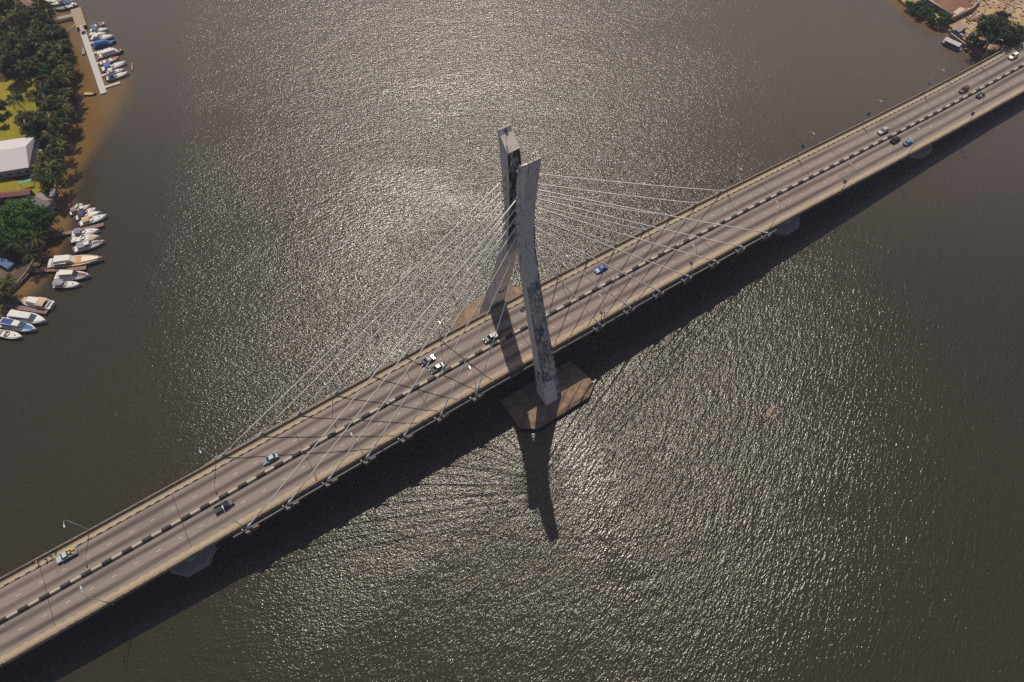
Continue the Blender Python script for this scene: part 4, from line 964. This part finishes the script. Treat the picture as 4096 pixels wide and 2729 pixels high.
def clutter(zf, a, w, l, h, mat, name, label, cat, rz=None):
    p = at(*zf(*a), LZ+h/2); m = MB()
    m.rings([[Vector((x*k, y*k, z)) for x, y in ((-l/2, -w/2), (l/2, -w/2), (l/2, w/2), (-l/2, w/2))] for z, k in ((0, 1), (h*.8, 1), (h, .85))])
    o = m.build(name, mat); o.location = (p.x, p.y, LZ+.03); o.rotation_euler = (0, 0, random.uniform(0, 3) if rz is None else rz); tag(o, label, cat)
clutter(Z3, (85, 1105), 3.0, 6.5, 1.6, plain('blue_tarp', (0.06, 0.12, 0.26), .6, var=.5, scale=1.2), 'tarpaulin_stack', 'stack under a blue and white tarpaulin at the left edge', 'tarpaulin')
clutter(Z3, (395, 815), 2.2, 2.8, 1.6, plain('pale_tank', (0.5, 0.5, 0.52), .6), 'water_tank', 'pale tank in the dark gap between palms above the beach', 'tank')
clutter(Z2, (215, 1200), 1.6, 1.8, 1.5, M['black'], 'water_tank', 'black water tank in front of the red roofed shed', 'tank')
clutter(Z2, (315, 1245), 2.4, 3.2, 1.2, M['cream'], 'junk_pile', 'cream coloured junk pile between shed and grey hut', 'junk')
clutter(Z2, (180, 1245), 1.6, 2.6, .9, M['cream'], 'junk_pile', 'small cream junk pile in front of the shed', 'junk')
clutter(Z2, (490, 690), 1.4, 6.0, .5, M['oldplanks'], 'plank_stack', 'narrow pale plank stack between marquee and palms', 'planks', rz=1.1)
clutter(Z2, (665, 1170), 2.0, 4.2, 1.0, plain('grey_crates', (0.17, 0.18, 0.21), .7), 'crate_stack', 'grey crate stack on the sea wall above the hut', 'crates', rz=1.2)
clutter(Z2, (640, 1300), 1.0, 4.2, .8, M['cream'], 'crate_stack', 'cream crates in a line between hut and sea wall', 'crates', rz=1.3)
clutter(Z2, (15, 1225), 2.2, 3.0, 2.4, M['redc'], 'kiosk', 'red topped kiosk at the left edge below the shed', 'kiosk')

# ------------------------------------------------------------------ right bank
hut(Z7, ((1300, 490), (1385, 540), (1425, 400), (1330, 345)), -12.6, -11.9, 'hut', 'small grey hut above the landing on the right bank', plain('grey_sheet_roof', (0.22, 0.19, 0.19), .8), plain('hut_wall2', (0.2, 0.18, 0.16), .8), wins=1, over=.2)
def rbox(zf, line, z0, z1, w, mat, name, label, cat):
    return wall(name, [at(*zf(*c), z1) for c in line], z0, z1, w, mat, label, cat)
rbox(Z7, [(800, -70), (860, 10), (1240, 235)], -15, -12.2, .5, plain('yard_wall_dark', (0.13, 0.125, 0.13), .85), 'yard_wall', 'dark grey yard wall facing the right bank bushes', 'wall')
rbox(Z7, [(1245, 262), (1560, 110), (1690, -40)], -15, -12.4, .5, plain('yard_wall_pale', (0.34, 0.26, 0.2), .85), 'yard_wall', 'pale brown yard wall between red yard and rubble plot', 'wall')
rbox(Z7, [(1200, 520), (1430, 690)], -16, -13.9, .7, M['oldplanks'], 'retaining_wall', 'low pale retaining wall at the landing on the right bank', 'wall')
rbox(Z7, [(1230, 450), (1400, 560)], -15, -13.2, 1.6, plain('grey_wall_top', (0.2, 0.2, 0.24), .85), 'landing_roof', 'grey ribbed flat roof beside the small grey hut', 'roof')
# slab in yard, timber pile
def slab(zf, cs, z, h, mat, name, label, cat):
    P = [at(*zf(*c), z) for c in cs]; m = MB(); m.rings([P, [p+Vector((0, 0, h)) for p in P]]); return tag(m.build(name, mat), label, cat)
slab(Z7, ((1225, 205), (1340, 120), (1430, 150), (1290, 235)), -14.87, .25, plain('pale_slab', (0.44, 0.37, 0.30), .8), 'concrete_slab', 'pale concrete slab in the corner of the red yard', 'slab')
for k in range(9):
    x0 = 1440+k*22+random.uniform(-6, 6); y0 = 320+random.uniform(-8, 30); A = at(*Z7(x0, y0), -14.6+.05*k); B = at(*Z7(x0+150+random.uniform(-30, 30), y0-130+random.uniform(-20, 20)), -14.6+.05*k)
    m = MB(); m.tube([A, B], random.uniform(.18, .35), 6)
    tag(m.build('timber_log', plain('timber_%d' % (k % 3), ((.36, .28, .2), (.22, .16, .12), (.42, .34, .24))[k % 3], .85)), 'pale timber log in the loose pile on the rubble plot', 'log', 'logs piled on the right bank')
m = MB()
rng = random.Random(5)
for k in range(420):
    a, b = rng.uniform(1380, 2600), rng.uniform(-120, 620)
    p = at(*Z7(a, b), -14.88)
    if p.y > 26 and a > 1500-(b*0.2):
        s_ = rng.uniform(.2, .9); Mx = Matrix.Translation(p) @ Matrix.Rotation(rng.uniform(0, 3), 4, 'Z')
        m.box(-s_, s_, -s_*.5, s_*.5, 0, rng.uniform(.1, .5), rng.choice((0, 1, 2)), Mx)
tag(m.build('rubble', [plain('rubble_pale', (.45, .35, .24), .9), plain('rubble_brown', (.17, .11, .08), .9), plain('rubble_grey', (.3, .26, .22), .9)]), 'scattered broken rubble over the sandy right bank plot', 'rubble', kind='stuff')
m = MB(); rng = random.Random(9)
for a, b in [(rng.uniform(1150, 1750), 0) for _ in range(160)]:
    yy = 560+(a-1150)*.66+rng.uniform(-20, 40)
    p = at(*Z7(a, yy), -15.6); s_ = rng.uniform(.2, .7); m.blob((p.x, p.y, p.z), (s_, s_*.8, s_*.5), n=6, k=4)
tag(m.build('rocks', plain('bank_rocks', (.22, .15, .09), .9, var=.3)), 'loose brown stones along the right waterline', 'stones', kind='stuff')

# ------------------------------------------------------------------ vegetation
M['palm'] = mat_leaf('palm_frond_green', (0.020, 0.038, 0.006), (0.080, 0.090, 0.012), 0.5, 0.25)
M['palmy'] = mat_leaf('palm_frond_yellow', (0.09, 0.095, 0.012), (0.20, 0.17, 0.03), 0.5, 0.25)
M['leafd'] = mat_leaf('dark_leaves', (0.012, 0.026, 0.007), (0.032, 0.052, 0.013), 0.6, 0.15)
M['leafg'] = mat_leaf('fresh_leaves', (0.010, 0.040, 0.004), (0.040, 0.098, 0.009), 0.6, 0.15)
M['leafo'] = mat_leaf('olive_leaves', (0.034, 0.042, 0.014), (0.075, 0.080, 0.028), 0.6, 0.15)
M['bark'] = plain('bark', (0.10, 0.075, 0.055), .9, var=.3)
def palm_meshes(seed, H=8.5, nf=20, R0=3.4):
    r = random.Random(seed); m = MB()
    lean = Vector((r.uniform(-1, 1), r.uniform(-1, 1), 0))*.8
    m.tube([(0, 0, 0), (lean.x*.3, lean.y*.3, H*.35), (lean.x*.7, lean.y*.7, H*.7), (lean.x, lean.y, H)], [.22, .17, .14, .16], 7)
    top = Vector((lean.x, lean.y, H)); f = MB()
    for k in range(nf):
        az = 2*math.pi*k/nf*1.0+r.uniform(-.25, .25)+(k % 3)*.4; el = r.uniform(-.35, 1.05); Lf = R0*r.uniform(.8, 1.12)
        h = Vector((math.cos(az), math.sin(az), 0)); P = []; n = 9; p = top.copy(); e = el
        for i in range(n):
            P.append(p.copy()); p = p+(h*math.cos(e)+Vector((0, 0, math.sin(e))))*(Lf/(n-1)); e -= (.16+.06*r.random())*1.05
        sd = Vector((-h.y, h.x, 0)); mt = 1 if r.random() < .22 else 0
        for i in range(n-1):
            a = P[i]; b = P[i+1]
            f.rings([[a+sd*.035, a-sd*.035, a+Vector((0, 0, .04))], [b+sd*.03, b-sd*.03, b+Vector((0, 0, .03))]], mt, cap=False)
            for sub in range(3):
                q = a+(b-a)*(sub/3); u = (i+sub/3)/(n-1)
                if u < .12: continue
                ll = (.95*math.sin(math.pi*min(1, u*.9+.12))+.18)*R0/3.4*r.uniform(.8, 1.1); t = (b-a).normalized()
                for s_ in (-1, 1):
                    dr = Vector((0, 0, -1))*r.uniform(.25, .75); dd = (sd*s_+t*.75+dr).normalized(); wv = t*.075
                    f.quad(q-wv, q+wv, q+wv*.8+dd*ll*.6+Vector((0, 0, -.05)), q+dd*ll+Vector((0, 0, -.22*ll)), mt)
    return m, f
def leaf_crown(seed, rx, ry, rz, nb, per, ls, cz, gap=.72):
    r = random.Random(seed); f = MB()
    for k in range(nb):
        th = r.uniform(0, 2*math.pi); ph = math.acos(r.uniform(-.35, 1)); q = r.uniform(.35, .95)
        c = Vector((rx*q*math.sin(ph)*math.cos(th), ry*q*math.sin(ph)*math.sin(th), cz+rz*q*math.cos(ph)))
        br = r.uniform(.16, .30)*max(rx, ry)
        for j in range(per):
            d = Vector((r.gauss(0, 1), r.gauss(0, 1), r.gauss(0, 1)*.8+.25)).normalized()
            p = c+d*br*r.uniform(.6, 1.05); n = (d+Vector((r.uniform(-.7, .7), r.uniform(-.7, .7), r.uniform(-.2, .9)))).normalized()
            a = n.orthogonal().normalized(); a = (Matrix.Rotation(r.uniform(0, 6.28), 3, n) @ a); b = n.cross(a); s_ = ls*r.uniform(.6, 1.3)
            f.quad(p-a*s_-b*s_*.6, p+a*s_-b*s_*.6, p+a*s_*.7+b*s_*.6, p-a*s_*.7+b*s_*.6)
    return f
def trunk(H, r0, seed, spread):
    r = random.Random(seed); m = MB(); m.tube([(0, 0, 0), (.1, 0, H*.5), (0, .1, H)], [r0, r0*.75, r0*.5], 8)
    for k in range(5):
        a = k*1.26+r.uniform(-.3, .3); m.tube([(0, 0, H*.55), (math.cos(a)*spread*.35, math.sin(a)*spread*.35, H*.9), (math.cos(a)*spread*.7, math.sin(a)*spread*.7, H*1.25)], [r0*.5, r0*.35, r0*.12], 6)
    return m
def tree_proto(name, label, cat, tm, fm, lm, group=None):
    t = thing(name, (0, 0, 0), label=label, cat=cat, group=group)
    tm.build('trunk', M['bark'], t, fix=False); fm.build('crown', lm, t, fix=False); return t
PV = []
for k in range(5):
    tm, fm = palm_meshes(11+k, H=(8.5, 9.5, 7.2, 10.5, 6.2)[k], nf=(21, 23, 19, 22, 20)[k], R0=(4.7, 5.0, 4.3, 4.9, 4.8)[k])
    PV.append(tree_proto('palm_tree', 'dark green coconut palm in the dense belt along the left bank', 'palm tree', tm, fm, [M['palm'], M['palmy']], 'coconut palms packed along the left bank'))
used = set(); PH = (8.5, 9.5, 7.2, 10.5, 6.2)
def put(protos, k, p, label=None, sc=1.0):
    key = (id(protos), k)
    if key not in used: used.add(key); t = protos[k]; t.location = p; t.rotation_euler = (0, 0, random.uniform(0, 6.28)); t.scale = (sc,)*3
    else: t = dup(protos[k], p, random.uniform(0, 6.28), scale=sc)
    if label: t['label'] = label; 
    if label and 'group' in t and 'packed' in t['group']: del t['group']
    return t
# crown positions sighted at crown height
palms = [(60, 60), (170, 40), (235, 90), (130, 120), (40, 170), (330, 130), (560, 90), (470, 40), (600, 190), (420, 240), (300, 230), (200, 200), (90, 260), (200, 330), (300, 380), (420, 380), (540, 310), (640, 330), (330, 340), (520, 420), (620, 450), (700, 400), (760, 460), (240, 470), (300, 560), (140, 400), (60, 450), (400, 480), (480, 540), (600, 560), (700, 560), (790, 560), (560, 650), (660, 650), (760, 650), (690, 740), (800, 760), (250, 640), (180, 700), (100, 720), (20, 640), (30, 800), (140, 820), (830, 860), (760, 880), (860, 960), (780, 980), (640, 980), (560, 1040), (700, 1080), (820, 1080), (510, 1150), (620, 1170), (740, 1190), (850, 1180), (560, 1280), (670, 1300), (800, 1300), (470, 1240), (210, 1250), (620, 1400), (740, 1400), (860, 1400), (500, 1480), (620, 1520), (760, 1540), (870, 1500), (20, 30), (-40, 120), (-40, 300), (20, 350), (380, 140), (530, 200), (470, 310), (380, 620), (240, 830), (-30, 560), (800, 620), (830, 720), (820, 560), (760, 420)]
for i, (a, b) in enumerate(palms):
    a = min(a, 835-(20 if i % 2 else 0))
    k = i % 4; sc = random.uniform(.85, 1.1); p = at(*Z1(a, b), LZ+PH[k]*sc); p.z = LZ
    put(PV, k, p, sc=sc)
for i, (a, b) in enumerate([(600, 430), (740, 480), (640, 560), (760, 600), (560, 700), (690, 740), (480, 850), (600, 860), (720, 880), (560, 960), (460, 930), (640, 1010)]):
    k = i % 4; sc = random.uniform(.8, 1.0); p = at(*Z2(a, b), LZ+PH[k]*sc); p.z = LZ; put(PV, k, p, sc=sc)
for a, b, lab in ((180, 680, 'coconut palm below the broad green tree, left of the tank'), (570, 720, 'coconut palm at the shore end of the upper brown jetty'), (460, 960, 'bright yellow green coconut palm alone above the middle jetty'), (60, 1370, 'yellow green coconut palm at the lowest left corner of the beach'), (250, 760, 'small coconut palm in the shade left of the pale tank'), (-20, 1480, 'coconut palm cut by the left edge below the beach')):
    sc = .95; p = at(*Z3(a, b), LZ+PH[4]*sc); p.z = LZ
    t = put(PV, 4, p, lab, sc)
# broadleaf trees
BV = [tree_proto('broadleaf_tree', 'broad dark green tree among the palms of the left bank', 'tree', trunk(5, .35, 3, 4), leaf_crown(21, 5.2, 5.0, 3.0, 46, 95, .26, 6.0), M['leafd']),
      tree_proto('broadleaf_tree', 'fresh green spreading tree on the left bank', 'tree', trunk(5, .4, 4, 5), leaf_crown(22, 6.5, 6.0, 3.2, 60, 100, .27, 6.0), M['leafg']),
      tree_proto('broadleaf_tree', 'olive green round tree on the left bank', 'tree', trunk(4, .3, 5, 3.4), leaf_crown(23, 4.2, 4.0, 2.6, 40, 90, .22, 5.0), M['leafo'])]
for zf, a, b, k, sc, lab in ((Z1, 430, 760, 2, 1.15, 'olive grey tree edge beside the dark green one above the lawn'), (Z1, 520, 820, 1, .75, 'green round tree just above the lawn among palms'), (Z1, 40, 590, 1, .7, 'bright green tree crown cut by the left edge near the top'), (Z1, 560, 330, 0, .9, 'dark broad tree beside the brown footbridge'), (Z2, 300, 200, 2, 1.1, 'olive tree at the lawn edge above the marquee'), (Z2, 420, 330, 0, .9, 'dark tree touching the marquee roof corner'),
                         (Z2, 180, 1390, 1, 1.15, 'big fresh green tree directly below the grey hut, left part'), (Z2, 420, 1450, 1, 1.0, 'fresh green tree between grey hut and upper jetty'), (Z2, 30, 1480, 1, 1.05, 'fresh green tree cut by the left edge below the shed'), (Z3, 380, 480, 1, .95, 'fresh green tree lower right of the big canopy cluster'), (Z3, 640, 440, 1, .75, 'fresh green tree overhanging the sea wall above a jetty'), (Z3, 60, 640, 1, .9, 'fresh green tree crown low at the left edge above the beach'), (Z3, 180, 830, 0, .7, 'dark low tree left of the pale tank'), (Z1, 10, 1310, 0, .55, 'small dark round tree on the lawn at the left edge'), (Z1, -10, 1480, 0, .5, 'second small dark tree on the lawn at the left edge'), (Z1, 230, 450, 0, .9, 'dark tree in the palm belt left of centre, upper corner'), (Z1, 130, 830, 0, 1.0, 'dark tree shading the upper edge of the lawn'), (Z3, 20, 1480, 1, .5, 'small green tree at the lowest left bank corner')):
    h = (7.5, 7.5, 6.2)[k]*sc; p = at(*zf(a, b), LZ+h); p.z = LZ; put(BV, k, p, lab, sc)
# right bank
RV = [tree_proto('broadleaf_tree', 'large dark domed tree beside the right end of the bridge', 'tree', trunk(7, .5, 6, 6), leaf_crown(31, 9.0, 8.0, 6.0, 90, 130, .30, 8.0), M['leafd']),
      tree_proto('bush', 'bush on the right bank', 'bush', trunk(1.6, .12, 7, 1.4), leaf_crown(32, 2.6, 2.3, 1.5, 22, 80, .17, 1.7), M['leafg']),
      tree_proto('bush', 'bush on the right bank', 'bush', trunk(1.6, .12, 8, 1.4), leaf_crown(33, 2.4, 2.4, 1.5, 22, 80, .17, 1.7), M['leafo'])]
p = at(*Z7(1950, 470), -14.9+10); p.z = -14.9; put(RV, 0, p, 'large dark domed tree beside the right end of the bridge', 1.0)
p = at(*Z7(2130, 560), -14.9+8); p.z = -14.9; put(RV, 0, p, 'dark tree partly hidden by the deck at the right end', .8)
bl = ['topmost of the bushes on the right bank', 'bush second from the top of the right bank row', 'olive bush on the upper right bank', 'green bush beside the dark yard wall, upper part', 'bush on the waterline midway up the right bank', 'olive bush midway along the yard wall', 'bright green bush midway along the right bank row', 'olive bush just left of the yard wall corner', 'round bush below the middle of the yard wall', 'low bush on the waterline above the landing', 'tall green bush at the yard wall corner', 'dark bush above the landing roof', 'green bush directly left of the landing roof', 'low green bush left of the domed tree', 'green bush at the foot of the domed tree', 'yellow green bush above the domed tree', 'small bush right of the domed tree', 'bush behind the domed tree']
for i, (a, b, k, sc) in enumerate([(560, 70, 1, 1), (640, 110, 1, 1), (700, 60, 2, .9), (760, 40, 1, .9), (720, 190, 1, 1), (800, 140, 2, 1), (860, 180, 1, 1), (870, 110, 2, 1), (900, 260, 1, 1), (930, 320, 2, .8), (1090, 270, 1, 1.2), (1060, 340, 1, 1.2), (1150, 340, 1, 1.1), (1520, 640, 1, 1.3), (1640, 700, 1, 1.2), (1740, 330, 2, 1.4), (2300, 520, 2, 1.4), (2000, 290, 2, 1.5)]):
    p = at(*Z7(a, b), -14.9+1.8); p.z = -14.9; put(RV, k, p, bl[i], sc)

# ------------------------------------------------------------------ haze volume added to lift the blacks
t = NT('black_lift_air'); t.t.nodes.remove(t.b)
pv = t.t.nodes.new('ShaderNodeVolumePrincipled'); pv.inputs['Color'].default_value = (0.66, 0.68, 0.95, 1); pv.inputs['Density'].default_value = 0.00015; pv.inputs['Anisotropy'].default_value = 0.0
t.t.links.new(pv.outputs[0], t.out.inputs['Volume'])
m = MB(); m.box(-3100, 3100, -3100, 3100, WZ-4.5, 185.0); hz = m.build('added_haze', t.mat); tag(hz, kind='stuff')
